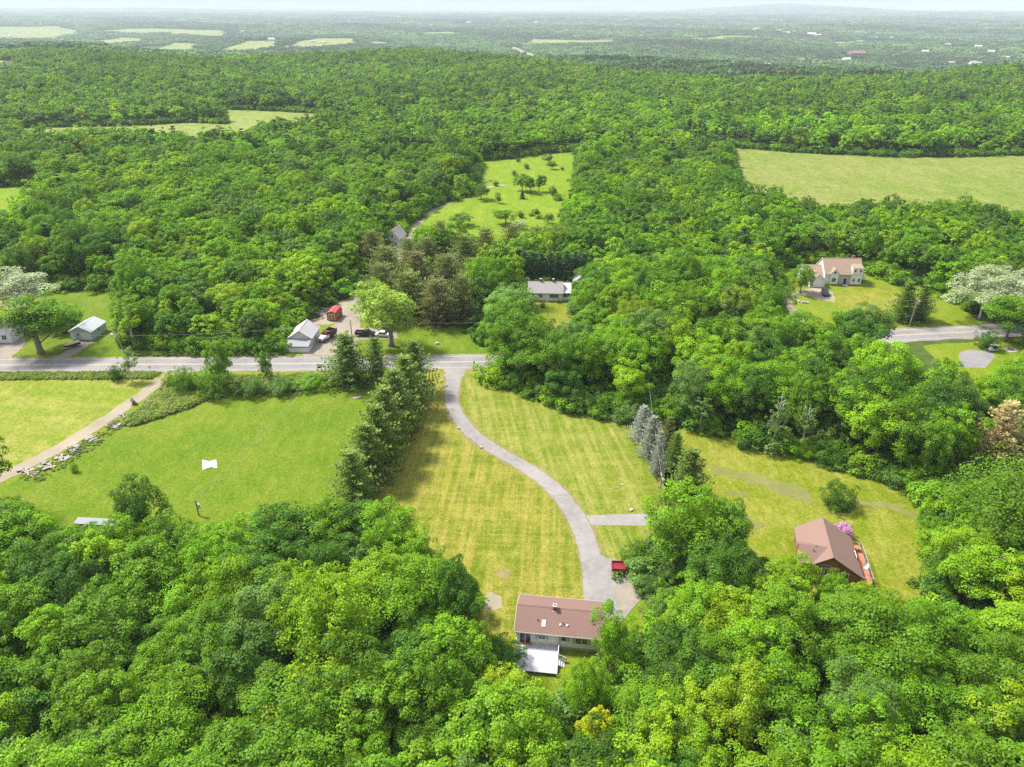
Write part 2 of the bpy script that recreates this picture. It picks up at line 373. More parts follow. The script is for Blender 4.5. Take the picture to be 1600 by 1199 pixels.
S(sheet('front_lawn', [(565, 500), (600, 480), (700, 470), (765, 500), (765, 554), (556, 553), (560, 532), (622, 530), (622, 516), (585, 514)], Z1, 'pasture_grass'))

# the road with its markings
ROAD = spline([G(-420, 574), G(-80, 571.5), G(200, 570), G(420, 569), G(750, 565.5), G(930, 560), G(1100, 550), G(1270, 536), G(1410, 524), G(1540, 518), G(1700, 508), G(1900, 496)], 10)
S(strip('road_shoulder', ROAD, 4.5, Z3, 'gravel', None, .35))
road = S(strip('road', ROAD, 3.55, Z4, 'asphalt_road'))
for s_ in (-1, 1):
    strip('edge_line', ROAD, .07, Z5, 'line_white', road, 0, s_ * 3.2); strip('centre_line', ROAD, .07, Z5, 'line_yellow', road, 0, s_ * .16)
# the curving driveway, its spur and turning pad
DRIVE = spline([G(712, 572), G(709, 590), G(706, 612), G(707, 632), G(717, 653), G(740, 680), G(775, 704), G(815, 727), G(852, 752), G(880, 780), G(902, 812), G(917, 848), G(925, 880), G(930, 910), G(933, 945), G(936, 975)], 8)
S(strip('driveway_verge', DRIVE, 2.15, Z2, 'dry_verge', None, .35))
S(strip('driveway', DRIVE, [2.6, 1.75, 1.55, 1.5, 1.5, 1.5, 1.5, 1.55, 1.6, 1.65, 1.7, 1.7, 1.8, 2.0, 2.0, 2.0], Z3 + .006, 'driveway_asphalt', None, .12))
S(sheet('driveway_spur', [(915, 806), (988, 804), (1040, 804), (1048, 822), (925, 821)], Z3, 'driveway_asphalt', .08))
S(sheet('driveway_pad', [(924, 862), (935, 866), (948, 872), (975, 878), (1010, 884), (1010, 930), (985, 955), (960, 985), (914, 985), (912, 900)], Z3, 'driveway_asphalt', .12, 1.0))
S(sheet('gravel_patch', [(958, 920), (990, 905), (1000, 940), (970, 960)], Z5, 'gravel', .3, .8))
S(strip('dirt_track', spline([G(272, 582), G(240, 604), G(190, 640), G(140, 672), G(90, 702), G(40, 728), G(-60, 776), G(-240, 850)]), 1.75, Z3, 'pale_dirt', None, .22))
S(sheet('barn_yard', [(470, 556), (484, 545), (505, 522), (522, 508), (540, 482), (552, 460), (562, 436), (575, 425), (585, 440), (572, 470), (562, 500), (562, 512), (590, 515), (622, 518), (622, 529), (560, 531), (553, 545), (556, 556)], Z2, 'gravel', .4, 1.5))
S(sheet('storage_yard', [(478, 505), (500, 486), (515, 472), (548, 468), (545, 478), (528, 504), (505, 508)], Z1, 'pale_dirt', .4, 1.5))
S(sheet('house_drive', [(-220, 545), (-20, 540), (36, 528), (40, 538), (20, 556), (22, 564), (-220, 564)], Z2, 'gravel', .3, 1.5))
S(sheet('garage_drive', [(62, 563), (92, 556), (126, 534), (150, 533), (112, 556), (104, 563)], Z2, 'gravel', .12, 1.5))
S(sheet('trampled_lane', [(1000, 640), (1010, 622), (1020, 622), (1030, 645), (1040, 668), (1025, 672)], Z2, 'pale_dirt', .3, 1.0))
S(sheet('paved_turnaround', [(1498, 552), (1512, 547), (1546, 549), (1556, 557), (1540, 575), (1500, 575)], Z2, 'asphalt_road', .1))
S(sheet('cart_yard', [(1440, 540), (1640, 526), (1660, 590), (1500, 600)], Z1, 'roadside_grass'))
S(sheet('hillside_lawn', [(1195, 420), (1270, 412), (1370, 425), (1420, 445), (1470, 450), (1540, 512), (1400, 530), (1330, 520), (1230, 510)], Z1, 'roadside_grass'))
S(sheet('hillside_front_lawn', [(1298, 466), (1320, 448), (1395, 446), (1410, 470), (1380, 500), (1320, 490)], Z2, 'cabin_yard_grass'))
S(sheet('hillside_drive', [(1215, 448), (1235, 456), (1262, 452), (1280, 450), (1300, 456), (1306, 472), (1282, 470), (1262, 462), (1240, 462), (1236, 476), (1256, 492), (1262, 520), (1236, 520), (1234, 490), (1222, 470)], Z3, 'pale_dirt', .25, 1.5))
S(sheet('cottage_lawn', [(815, 480), (820, 462), (905, 465), (915, 500), (880, 540), (810, 540)], Z1, 'cabin_yard_grass'))
S(sheet('middle_meadow', [(640, 350), (700, 318), (740, 300), (748, 250), (800, 246), (850, 238), (912, 234), (915, 290), (900, 345), (880, 380), (700, 385), (640, 385)], Z1, 'meadow_grass', 1.5))
S(strip('farm_track', spline([G(622, 402), G(640, 375), G(652, 352), G(668, 334), G(700, 318), G(730, 308), G(748, 296), G(790, 289)]), 1.5, Z2, 'pale_dirt', None, .3))
S(sheet('cottage_yard', [(606, 396), (612, 382), (640, 378), (640, 400), (622, 412)], Z1, 'pale_dirt', .5, 1.5))
S(sheet('big_field', [(1130, 228), (1260, 234), (1420, 240), (1520, 240), (1700, 236), (1760, 345), (1560, 350), (1380, 345), (1220, 345), (1130, 300)], Z1, 'big_field_grass', 2.0, 8))
S(sheet('hill_field', [(20, 196), (240, 190), (340, 186), (345, 168), (500, 173), (520, 190), (420, 212), (20, 216)], Z1, 'far_field_grass', 2.0, 8))
S(sheet('left_meadow', [(-160, 290), (70, 287), (70, 330), (-160, 350)], Z1, 'meadow_grass', 2.0, 6))
S(sheet('ridge_clearing', [(-40, 92), (22, 94), (24, 112), (-40, 116)], .4, 'far_field_grass', 4.0, 20))

# ------------------------------------------------------------------ clearings that keep the woods off (third number: height of the crowns that bound the view)
CLEAR = [
 [(-400, 470), (60, 456), (185, 452), (188, 500), (192, 548), (440, 552), (452, 510), (478, 500), (505, 478), (545, 462), (558, 436), (575, 425), (590, 440), (600, 505), (690, 492), (742, 512), (757, 546), (764, 556), (764, 578), (764, 594), (800, 612), (870, 638), (950, 658), (990, 660), (1012, 625), (1022, 622), (1040, 655), (1060, 668), (1160, 690), (1200, 704), (1270, 722), (1340, 742), (1400, 756), (1442, 772),
  (1466, 810, 5), (1472, 850, 8), (1500, 892, 10), (1525, 918, 10), (1440, 914, 10), (1390, 908, 10), (1350, 902, 9), (1300, 893, 8), (1262, 872, 8), (1240, 850, 8), (1200, 832, 9), (1176, 812, 10), (1150, 780, 10), (1100, 768, 10), (1045, 772, 10), (1000, 796, 9), (980, 820, 8), (985, 850, 8), (1026, 885, 7), (1022, 915, 8), (988, 955, 8), (944, 996, 8), (888, 1042, 9), (846, 1046, 9), (806, 1014, 9), (795, 968, 9), (760, 945, 9), (742, 905, 10), (700, 850, 10), (650, 805, 10), (600, 772, 10), (540, 752, 10), (480, 750, 10), (420, 748, 10), (385, 765, 10), (330, 792, 10), (285, 780, 10), (240, 768, 11), (200, 795, 9), (120, 806, 8), (60, 776, 10), (20, 748, 11), (-30, 720, 11), (-400, 760, 11)],
 [(1210, 422), (1265, 414), (1365, 428), (1400, 446), (1445, 446), (1490, 470), (1535, 508), (1620, 500), (1620, 530), (1620, 560), (1560, 572, 9), (1500, 572, 12), (1488, 552, 12), (1440, 542, 12), (1405, 534, 12), (1390, 508, 9), (1350, 482, 9), (1300, 480, 9), (1262, 494, 11), (1238, 494, 11), (1218, 462, 9)],
 [(818, 452), (905, 452), (900, 480, 4), (886, 500, 12), (842, 506, 12), (822, 492, 4)],
 [(604, 380), (622, 374), (648, 345), (680, 322), (740, 304), (750, 252), (800, 248), (850, 240), (906, 236), (902, 290), (890, 330), (884, 352, 9), (800, 356, 9), (735, 360, 9), (690, 345, 8), (662, 360, 3), (645, 385, 6), (622, 405, 8), (606, 402, 8)],
 [(1142, 230), (1250, 239), (1400, 246), (1500, 245), (1750, 240), (1750, 326, 10), (1550, 318, 10), (1400, 311, 10), (1250, 312, 10), (1165, 292, 10), (1150, 262, 4)],
 [(345, 171), (430, 174), (500, 178), (492, 187, 8), (430, 192, 8), (380, 190, 7), (352, 184, 5)],
 [(30, 200), (205, 197), (290, 192), (395, 195), (392, 203, 9), (250, 205, 9), (30, 207, 9)],
 [(-200, 295), (62, 291), (60, 306, 6), (20, 326, 9), (-200, 334, 9)],
 [(-40, 94), (20, 96), (22, 108, 8), (-40, 112, 8)],
]
CLEARG = [np.array([tuple(G(*p)[:2]) for p in poly]) for poly in CLEAR]
def poly_dist(P, poly):
    """Signed distance (negative inside) of points P to a polygon."""
    x, y = P[:, 0], P[:, 1]; ins = np.zeros(len(P), bool); best = np.full(len(P), 1e9); n = len(poly)
    for i in range(n):
        x0, y0 = poly[i]; x1, y1 = poly[(i + 1) % n]
        c = ((y0 > y) != (y1 > y)); ins ^= c & (x < (x1 - x0) * (y - y0) / ((y1 - y0) or 1e-9) + x0)
        dx, dy = x1 - x0, y1 - y0; L = dx * dx + dy * dy + 1e-9; t = np.clip(((x - x0) * dx + (y - y0) * dy) / L, 0, 1)
        best = np.minimum(best, np.hypot(x - x0 - t * dx, y - y0 - t * dy))
    return np.where(ins, -best, best)
def clear_dist(P):
    d = np.full(len(P), 1e9)
    for poly in CLEARG: d = np.minimum(d, poly_dist(P, poly))
    return d

# ------------------------------------------------------------------ tree shapes
def unit(v): return v / np.maximum(np.linalg.norm(v, axis=-1, keepdims=True), 1e-9)
def leaves(C, Nn, size, asp, rng, fold=.25, along=None):
    """Bent leaf sprays: centres C, facings Nn, lengths size."""
    n = len(C); Nn = unit(Nn); t = unit(np.cross(Nn, rng.normal(size=(n, 3)))) if along is None else unit(along)
    b = unit(np.cross(Nn, t)); s = size[:, None]
    k = rng.uniform(-.35, .2, (n, 1))
    P = np.stack([C - t * s * .5, C + b * s * asp * .5 - Nn * s * fold * .5 + t * s * k * .5, C + t * s * .5, C - b * s * asp * .5 - Nn * s * fold * .5 + t * s * k * .5], 1)
    return P.reshape(-1, 3)
def lift(P, rng):
    """Raise leaves that would lie on the ground."""
    Q = P.reshape(-1, 4, 3); low = Q[:, :, 2].min(1); Q[:, :, 2] += np.where(low < .015, .015 + rng.uniform(0, .05, len(Q)) - low, 0)[:, None]; return Q.reshape(-1, 3)
def leaf_mesh(name, P, tone, mat):
    n = len(P) // 4; m = bpy.data.meshes.new(name)
    m.vertices.add(n * 4); m.vertices.foreach_set('co', P.astype(np.float32).ravel())
    m.loops.add(n * 4); m.loops.foreach_set('vertex_index', np.arange(n * 4, dtype=np.int32))
    m.polygons.add(n); m.polygons.foreach_set('loop_start', np.arange(n, dtype=np.int32) * 4)
    m.update(calc_edges=True)
    a = m.attributes.new('tone', 'FLOAT_VECTOR', 'POINT'); a.data.foreach_set('vector', np.repeat(tone, 4, 0).astype(np.float32).ravel())
    m.materials.append(MATS[mat]); return m
def broad_crown(name, seed, H=1.0, Rr=.36, base=.28, nb=46, nl=130, ls=.036, lobes=0, flat=.75, brad=(.20, .34), mat='leaf', drop=0.0):
    """A rounded crown, unit height: many leaf clumps spread through an uneven envelope."""
    rng = np.random.default_rng(seed); cz = (H + base) / 2; hz = (H - base) / 2
    lob = [(rng.uniform(-.45, .45) * Rr, rng.uniform(-.45, .45) * Rr, rng.uniform(-.25, .3) * hz, rng.uniform(.62, .85)) for _ in range(lobes)] or [(0, 0, 0, 1.0)]
    C = []; B = []; i = 0
    ga = 2.39996
    for k in range(nb):
        u = (k + .5) / nb; zz = 1 - 1.75 * u; rr = math.sqrt(max(0, 1 - zz * zz)); a = k * ga + rng.uniform(-.4, .4)
        lx, ly, lz, lr = lob[rng.integers(len(lob))]
        q = rng.uniform(.70, 1.02)
        wob = 1 + .16 * math.sin(3 * a + seed) + .1 * math.sin(5 * a + 2.1 * seed)
        C.append((lx + math.cos(a) * rr * Rr * lr * q * wob, ly + math.sin(a) * rr * Rr * lr * q * wob, cz + lz + zz * hz * lr * q * rng.uniform(.88, 1.08)))
        B.append(rng.uniform(*brad) * Rr * (.85 if zz > .75 else 1.0))
    for k in range(nb // 6):
        C.append((rng.normal() * .2 * Rr, rng.normal() * .2 * Rr, cz + rng.uniform(-.5, .35) * hz)); B.append(.42 * Rr)
    C = np.array(C); B = np.array(B); cen = np.array([0, 0, cz - .35 * hz])
    Ps = []; T = []
    for c, r in zip(C, B):
        m = int(nl * (r / (.27 * Rr)) ** 2 * rng.uniform(.75, 1.2)); outw = unit((c - cen)[None])[0]
        d = unit(rng.normal(size=(m, 3)) + outw * .5 + np.array([0, 0, .45])); rad = r * rng.uniform(.55, 1.12, (m, 1)) ** .8
        p = c + d * rad * np.array([1, 1, flat]); p[:, 2] -= drop * r * (rad[:, 0] / r) ** 2 * rng.uniform(.2, 1, m)
        nn = d * .7 + np.array([0, 0, .8]) + rng.normal(size=(m, 3)) * .36
        Ps.append(leaves(p, nn, ls * rng.uniform(.6, 1.35, m), rng.uniform(.5, .8, (m, 1)), rng))
        bt = rng.uniform(.25, .75); tz = np.stack([np.clip(bt + rng.normal(0, .19, m), 0, 1), np.clip(rng.normal(.5, .2, m) + (bt - .5) * .5, 0, 1), np.zeros(m)], 1); T.append(tz)
    P = lift(np.concatenate(Ps), rng)
    return leaf_mesh(name, P, np.concatenate(T), mat)
def conifer_crown(name, seed, Rr=.28, base=.06, whorls=17, per=7, pts=7, tuft=5, ln=.05, wd=.28, droop=.12, prof=.85, jag=.25, up=.3, mat='needle'):
    """Tiers of boughs round a leader, unit height."""
    rng = np.random.default_rng(seed); Cs = []; Ds = []; T = []
    for k in range(whorls):
        t = (k + rng.uniform(-.3, .3)) / (whorls - .2); t = min(max(t, 0), .985); z0 = base + (1 - base) * t; L0 = Rr * max(.05, (1 - t)) ** prof * (1.0 if t > .12 else .8 + t * 1.6)
        nper = max(3, int(round(per * (1 - .45 * t))))
        for j in range(nper):
            a = 2 * math.pi * (j + rng.uniform(-.3, .3)) / nper + k * 1.3; L = L0 * rng.uniform(1 - jag, 1 + jag); dr = np.array([math.cos(a), math.sin(a), 0]); sd = np.array([-dr[1], dr[0], 0]); bt = rng.uniform(.25, .75)
            npt = max(2, int(round(pts * (.35 + .65 * L / Rr))))
            for q in range(npt):
                s = (q + .6) / npt; wdt = .34 * L * (1.05 - s) + .012
                c = np.array([0, 0, z0]) + dr * L * s + np.array([0, 0, -droop * L * s + up * .5 * L * max(0, s - .55) ** 1.0])
                for _ in range(tuft):
                    off = sd * rng.uniform(-1, 1) * wdt + np.array([0, 0, rng.uniform(-.010, .022)])
                    Cs.append(c + off); Ds.append(dr * rng.uniform(.5, 1) + sd * np.sign(off @ sd) * rng.uniform(.1, .8) + np.array([0, 0, rng.uniform(-.15, .35) + up * .4]))
                    T.append((np.clip(bt + rng.normal(0, .2), 0, 1), rng.uniform(.2, .8), 0))
    C = np.array(Cs); D = np.array(Ds); n = len(C)
    nn = np.array([0, 0, 1.0]) + rng.normal(size=(n, 3)) * .55; nn = nn - unit(D) * np.sum(nn * unit(D), 1, keepdims=True)
    P = leaves(C, nn, ln * rng.uniform(.6, 1.4, n), np.full((n, 1), wd), rng, .15, D); P = lift(P, rng)
    return leaf_mesh(name, P, np.array(T), mat)
def trunk_mesh(name, seed, top=.75, rad=.022, limbs=6, mat='bark_brown', first=.25, spread=.26, lean=.0):
    rng = random.Random(seed); b = MB()
    pts = [(lean * t + rng.uniform(-.006, .006) * t, rng.uniform(-.008, .008) * t, top * t - (.01 if t == 0 else 0)) for t in (0, .08, .3, .55, .8, 1)]
    b.tube(pts, [rad * 1.45, rad, rad * .88, rad * .66, rad * .4, rad * .12], 7)
    for k in range(limbs):
        t = first + (.8 - first) * k / max(1, limbs - 1); a = k * 2.4 + rng.uniform(-.4, .4); z = top * t; L = spread * rng.uniform(.7, 1.1) * (1.15 - .6 * t); x0 = lean * t
        r0 = rad * (.55 - .3 * t)
        b.tube([(x0, 0, z), (x0 + math.cos(a) * L * .45, math.sin(a) * L * .45, z + L * .42), (x0 + math.cos(a + .15) * L, math.sin(a + .15) * L, z + L * .95)], [r0, r0 * .65, r0 * .2], 5)
    return b.mesh(name, mat, True)
def bare_mesh(name, seed, mat, n=14):
    """A dead or leafless tree: trunk with limbs and twigs."""
    rng = random.Random(seed); b = MB()
    b.tube([(0, 0, -.01), (.01, 0, .3), (-.01, .01, .65), (.01, 0, 1)], [.024, .018, .011, .003], 7)
    for k in range(n):
        t = .25 + .7 * k / n; a = k * 2.4; L = .34 * (1.15 - t) * rng.uniform(.7, 1.2)
        p1 = (math.cos(a) * L * .5, math.sin(a) * L * .5, t + L * .35); p2 = (math.cos(a + .2) * L, math.sin(a + .2) * L, t + L * .9)
        b.tube([(0, 0, t), p1, p2], [.009, .006, .002], 5)
        for s in (-1, 1):
            a2 = a + s * .7; b.tube([p1, (p1[0] + math.cos(a2) * L * .45, p1[1] + math.sin(a2) * L * .45, p1[2] + L * .4)], [.004, .0015], 4)
    return b.mesh(name, mat, True)

# near, middle and far versions of each kind (all of unit height; scaled per tree)
CR = {}
for i in range(10):
    rr = (.40, .36, .44, .33, .46, .38, .41, .35, .48, .37)[i]
    kw = dict(Rr=rr, base=(.16, .10, .20, .06, .28, .12, .16, .08, .28, .18)[i], lobes=(0, 3, 4, 0, 5, 2, 0, 3, 4, 2)[i], flat=(.75, .7, .6, .8, .55, .7, .75, .7, .55, .65)[i])
    CR['near%d' % i] = broad_crown('crown', 100 + i, nb=60, nl=210, ls=.0245, brad=(.16, .30), **kw)
    if i < 7: CR['mid%d' % i] = broad_crown('crown', 200 + i, nb=40, nl=62, ls=.047, brad=(.20, .34), **kw)
    if i < 6: CR['far%d' % i] = broad_crown('crown', 300 + i, nb=22, nl=26, ls=.085, brad=(.26, .42), **kw)
CR['bigmaple'] = broad_crown('crown', 61, Rr=.40, base=.24, nb=85, nl=150, ls=.026, lobes=7, flat=.85, brad=(.14, .24), drop=.5)
CR['huge'] = broad_crown('crown', 66, Rr=.44, base=.05, nb=120, nl=110, ls=.019, lobes=7, flat=.7, brad=(.12, .22))
CR['airy'] = broad_crown('crown', 62, Rr=.30, base=.28, nb=26, nl=70, ls=.034, lobes=4, flat=.6, brad=(.16, .26))
CR['bush'] = broad_crown('foliage', 63, Rr=.62, base=-.25, nb=70, nl=120, ls=.042, flat=.85, brad=(.16, .26))
CR['bush1'] = broad_crown('foliage', 64, Rr=.70, base=-.3, nb=44, nl=90, ls=.058, lobes=4, flat=.8, brad=(.18, .32))
CR['blossom'] = broad_crown('foliage', 65, Rr=.60, base=-.2, nb=44, nl=70, ls=.08, lobes=4, flat=.9, brad=(.16, .30))
for i in range(3):
    CR['pine%d' % i] = conifer_crown('crown', 400 + i, Rr=.39, base=.02, whorls=20, per=10, pts=7, tuft=12, ln=.042, wd=.32, droop=.0, prof=.50, jag=.42, up=.45)
    CR['roundpine%d' % i] = conifer_crown('crown', 450 + i, Rr=.42, base=.04, whorls=18, per=11, pts=7, tuft=12, ln=.040, wd=.32, droop=.0, prof=.30, jag=.45, up=.55)
    CR['hedge%d' % i] = conifer_crown('crown', 440 + i, Rr=.30, base=.03, whorls=20, per=9, pts=6, tuft=8, ln=.05, wd=.34, droop=.30, prof=.45, jag=.25, up=.12)
    CR['spruce%d' % i] = conifer_crown('crown', 410 + i, Rr=.24, whorls=20, per=8, pts=6, tuft=6, ln=.05, wd=.34, droop=.30, prof=.9, jag=.2, up=.12)
    CR['farpine%d' % i] = conifer_crown('crown', 420 + i, Rr=.27, whorls=9, per=6, pts=3, tuft=5, ln=.12, wd=.5, droop=.1, prof=.75, jag=.35, up=.2)
    CR['redpine%d' % i] = broad_crown('crown', 430 + i, Rr=.34, base=.18, nb=60, nl=70, ls=.05, lobes=3, flat=.7, brad=(.16, .28), mat='needle')
TK = {'broad0': trunk_mesh('trunk', 1, .82, .020, 7), 'broad1': trunk_mesh('trunk', 2, .85, .018, 8, 'bark_grey', .3, .28, .03), 'big': trunk_mesh('trunk', 3, .78, .036, 9, 'bark_grey', .2, .34),
      'pine': trunk_mesh('trunk', 4, .93, .018, 0), 'birch': trunk_mesh('trunk', 5, .9, .015, 7, 'bark_birch', .3, .2, .05), 'stem': trunk_mesh('trunk', 6, .6, .03, 4, 'bark_brown', .2, .3)}
BARE = {'birch': bare_mesh('bare_branches', 1, 'bark_birch'), 'grey': bare_mesh('bare_branches', 2, 'bark_grey', 18)}

TINT = {'lime green': (.185, .335, .006), 'yellow green': (.215, .330, .006), 'mid green': (.110, .238, .007), 'deep green': (.062, .152, .010), 'grey green': (.110, .205, .032),
        'fresh green': (.145, .298, .006), 'olive': (.165, .205, .046), 'brown olive': (.165, .185, .055), 'dark spruce': (.075, .155, .055), 'pale blue': (.36, .40, .36), 'rust': (.52, .44, .20), 'cream': (.34, .40, .23), 'pine green': (.150, .250, .040), 'pink': (.52, .25, .48), 'golden': (.42, .48, .01)}
def plant(name, label, cat, base, h, crown, trunk, tint, wide=1.0, rz=None, group=None, part='crown', z=None):
    """One tree or shrub as a thing: an Empty at its foot with trunk and crown."""
    rz = random.uniform(0, 6.28) if rz is None else rz
    o = thing(name, label, cat, (base[0], base[1], 0 if z is None else z), rz, group); o.scale = (h * wide, h * wide, h)
    if crown:
        c = link(bpy.data.objects.new(part, CR[crown]), o); c['tint'] = tuple(float(x) for x in (TINT[tint] if isinstance(tint, str) else tint))
    if trunk: link(bpy.data.objects.new('trunk', TK[trunk] if trunk in TK else BARE[trunk[5:]]), o)
    return o

def scatter(name, P_, idx, scl, rot, tint, coll, label=None):
    """One mass of vegetation: points that carry kind, size, turn and tint."""
    n = len(P_); m = bpy.data.meshes.new(name); m.vertices.add(n); m.vertices.foreach_set('co', P_.astype(np.float32).ravel())
    for nm, ty, arr, key in (('kind_index', 'INT', idx.astype(np.int32), 'value'), ('size', 'FLOAT_VECTOR', scl.astype(np.float32), 'vector'), ('turn', 'FLOAT', rot.astype(np.float32), 'value'), ('tint', 'FLOAT_VECTOR', tint.astype(np.float32), 'vector')):
        a = m.attributes.new(nm, ty, 'POINT'); a.data.foreach_set(key, arr.ravel())
    o = link(bpy.data.objects.new(name, m)); tag(o, kind='stuff')
    ng = bpy.data.node_groups.new(name, 'GeometryNodeTree'); ng.interface.new_socket('Geometry', in_out='INPUT', socket_type='NodeSocketGeometry'); ng.interface.new_socket('Geometry', in_out='OUTPUT', socket_type='NodeSocketGeometry')
    gi, go = ng.nodes.new('NodeGroupInput'), ng.nodes.new('NodeGroupOutput')
    ci = ng.nodes.new('GeometryNodeCollectionInfo'); ci.inputs['Collection'].default_value = coll; ci.inputs['Separate Children'].default_value = True; ci.inputs['Reset Children'].default_value = True
    ip = ng.nodes.new('GeometryNodeInstanceOnPoints'); ip.inputs['Pick Instance'].default_value = True
    def att(nm, ty):
        a = ng.nodes.new('GeometryNodeInputNamedAttribute'); a.data_type = ty; a.inputs['Name'].default_value = nm; return a.outputs['Attribute']
    cx = ng.nodes.new('ShaderNodeCombineXYZ'); ng.links.new(att('turn', 'FLOAT'), cx.inputs[2])
    ng.links.new(gi.outputs[0], ip.inputs['Points']); ng.links.new(ci.outputs[0], ip.inputs['Instance']); ng.links.new(att('kind_index', 'INT'), ip.inputs['Instance Index'])
    ng.links.new(cx.outputs[0], ip.inputs['Rotation']); ng.links.new(att('size', 'FLOAT_VECTOR'), ip.inputs['Scale']); ng.links.new(ip.outputs[0], go.inputs[0])
    md = o.modifiers.new('scatter', 'NODES'); md.node_group = ng
    return o
# ------------------------------------------------------------------ building materials
siding('cream_siding', (.78, .74, .68)); siding('white_siding', (.80, .79, .78)); siding('pale_blue_siding', (.52, .58, .64)); siding('barn_siding', (.66, .58, .52), .2); siding('red_cedar', (.25, .10, .05), .18); siding('shed_boards', (.34, .12, .03), .25)
shingle('brown_shingle', (.165, .100, .086), (.215, .130, .112), (.265, .165, .142)); shingle('cabin_shingle', (.185, .115, .092), (.235, .150, .122), (.285, .19, .16)); shingle('tan_shingle', (.27, .19, .135), (.32, .23, .165), (.36, .265, .20)); shingle('grey_shingle', (.26, .235, .235), (.31, .285, .285), (.35, .32, .315))
metal_roof('white_metal', (.46, .45, .46), (.42, .24, .22), .35); metal_roof('grey_metal', (.24, .25, .27), (.25, .22, .20), .1); metal_roof('red_metal', (.46, .075, .07), (.35, .10, .08), .1); metal_roof('pale_metal', (.44, .45, .47), (.5, .5, .48), .1); metal_roof('rusty_white_metal', (.44, .42, .40), (.50, .30, .24), .7)
plain('trim_white', (.76, .75, .73), .5, .08); plain('concrete', (.40, .38, .35), .9, .15, 1, .01); plain('deck_white', (.43, .43, .45), .6, .06, 2); plain('redwood_deck', (.42, .155, .085), .75, .25, 2.5, .01); plain('weathered_wood', (.36, .31, .25), .9, .35, 3, .01); plain('dark_wood', (.11, .085, .06), .9, .3, 3, .01)
plain('pole_wood', (.33, .27, .21), .9, .25, 2, .01); plain('galvanised', (.52, .52, .52), .45, .15, 2, 0, .5, .4); plain('wire_metal', (.42, .42, .43), .4, .1, 1, 0, .5, .3); plain('brick_red', (.30, .105, .075), .9, .3, 4, .02); plain('stone_grey', (.42, .38, .34), .9, .35, 1.5, .05)
plain('shutter_grey', (.34, .31, .28), .7, .1); plain('shutter_dark', (.03, .035, .045), .6, .1); plain('black_paint', (.018, .02, .024), .3, .2, 1, 0, .5); plain('white_paint', (.70, .70, .70), .35, .08, 1, 0, .5); plain('red_paint', (.20, .014, .018), .35, .15, 1, 0, .5); plain('rubber', (.02, .02, .02), .9, .2); plain('chrome', (.6, .6, .6), .25, .1, 1, 0, .5, .8); plain('rust_steel', (.10, .075, .06), .8, .35, 2, .01)
plain('tarp_white', (.50, .48, .43), .7, .12, 1.5, .02); plain('tan_cover', (.58, .47, .34), .8, .15); plain('junk_white', (.28, .265, .26), .8, .35, 1.5); plain('orange_paint', (.55, .13, .03), .6, .15); plain('bare_rock', (.36, .33, .30), .95, .35, 1.2, .05); plain('lamp_lens', (.75, .74, .68), .2, .05); plain('tail_lens', (.35, .02, .02), .3, .05); plain('brush_grey', (.30, .25, .22), .95, .3, 2)
glassy('window_glass'); glassy('skylight_glass', (.45, .50, .54))
SPOTS = []                                     # (x, y, radius) kept free of woodland trees

# ------------------------------------------------------------------ building parts
def onwall(c, n):
    n = Vector((n[0], n[1], 0)).normalized(); u = Vector((-n.y, n.x, 0)); c = Vector(c)
    return Matrix(((u.x, n.x, 0, c.x), (u.y, n.y, 0, c.y), (0, 0, 1, c.z), (0, 0, 0, 1)))
def window(par, c, n, w_, h_, frame='trim_white', shutters=None, lites=1, name='window'):
    M = onwall(c, n); b = MB(); t = .07
    b.box(-w_ / 2 - t, w_ / 2 + t, 0, .06, h_ / 2, h_ / 2 + t, M).box(-w_ / 2 - t, w_ / 2 + t, 0, .09, -h_ / 2 - t, -h_ / 2, M).box(-w_ / 2 - t, -w_ / 2, 0, .06, -h_ / 2, h_ / 2, M).box(w_ / 2, w_ / 2 + t, 0, .06, -h_ / 2, h_ / 2, M)
    for k in range(1, lites): x = -w_ / 2 + w_ * k / lites; b.box(x - .03, x + .03, 0, .055, -h_ / 2, h_ / 2, M)
    f = b.build(name, frame, par)
    for k in range(lites):
        x0 = -w_ / 2 + w_ * k / lites + (.03 if k else 0); x1 = -w_ / 2 + w_ * (k + 1) / lites - (.03 if k < lites - 1 else 0)
        MB().box(x0, x1, .004, .03, -h_ / 2, h_ / 2, M).build('pane', 'window_glass', f)
    if shutters:
        for s in (-1, 1): x = s * (w_ / 2 + t + .02); MB().box(min(x, x + s * .32), max(x, x + s * .32), 0, .045, -h_ / 2 - .04, h_ / 2 + .04, M).build('shutter', shutters, par)
    return f
def door(par, c, n, w_, h_, mat, handle=True):
    M = onwall(c, n); d = MB().box(-w_ / 2, w_ / 2, .01, .06, 0, h_, M).build('door', mat, par)
    MB().box(-w_ / 2 - .1, -w_ / 2, 0, .07, 0, h_ + .1, M).box(w_ / 2, w_ / 2 + .1, 0, .07, 0, h_ + .1, M).box(-w_ / 2, w_ / 2, 0, .07, h_, h_ + .1, M).build('door_frame', 'trim_white', d)
    if handle: MB().box(w_ / 2 - .14, w_ / 2 - .08, .06, .11, 1.0, 1.1, M).build('handle', 'chrome', d)
    return d
def garage_door(par, c, n, w_, h_, mat='trim_white'):
    M = onwall(c, n); d = MB().box(-w_ / 2 - .1, -w_ / 2, 0, .07, 0, h_ + .1, M).box(w_ / 2, w_ / 2 + .1, 0, .07, 0, h_ + .1, M).box(-w_ / 2, w_ / 2, 0, .07, h_, h_ + .1, M).build('garage_door', 'trim_white', par)
    for k in range(4): MB().box(-w_ / 2, w_ / 2, .01, .045, h_ * k / 4 + .012, h_ * (k + 1) / 4 - .012, M).build('panel', mat, d)
    return d
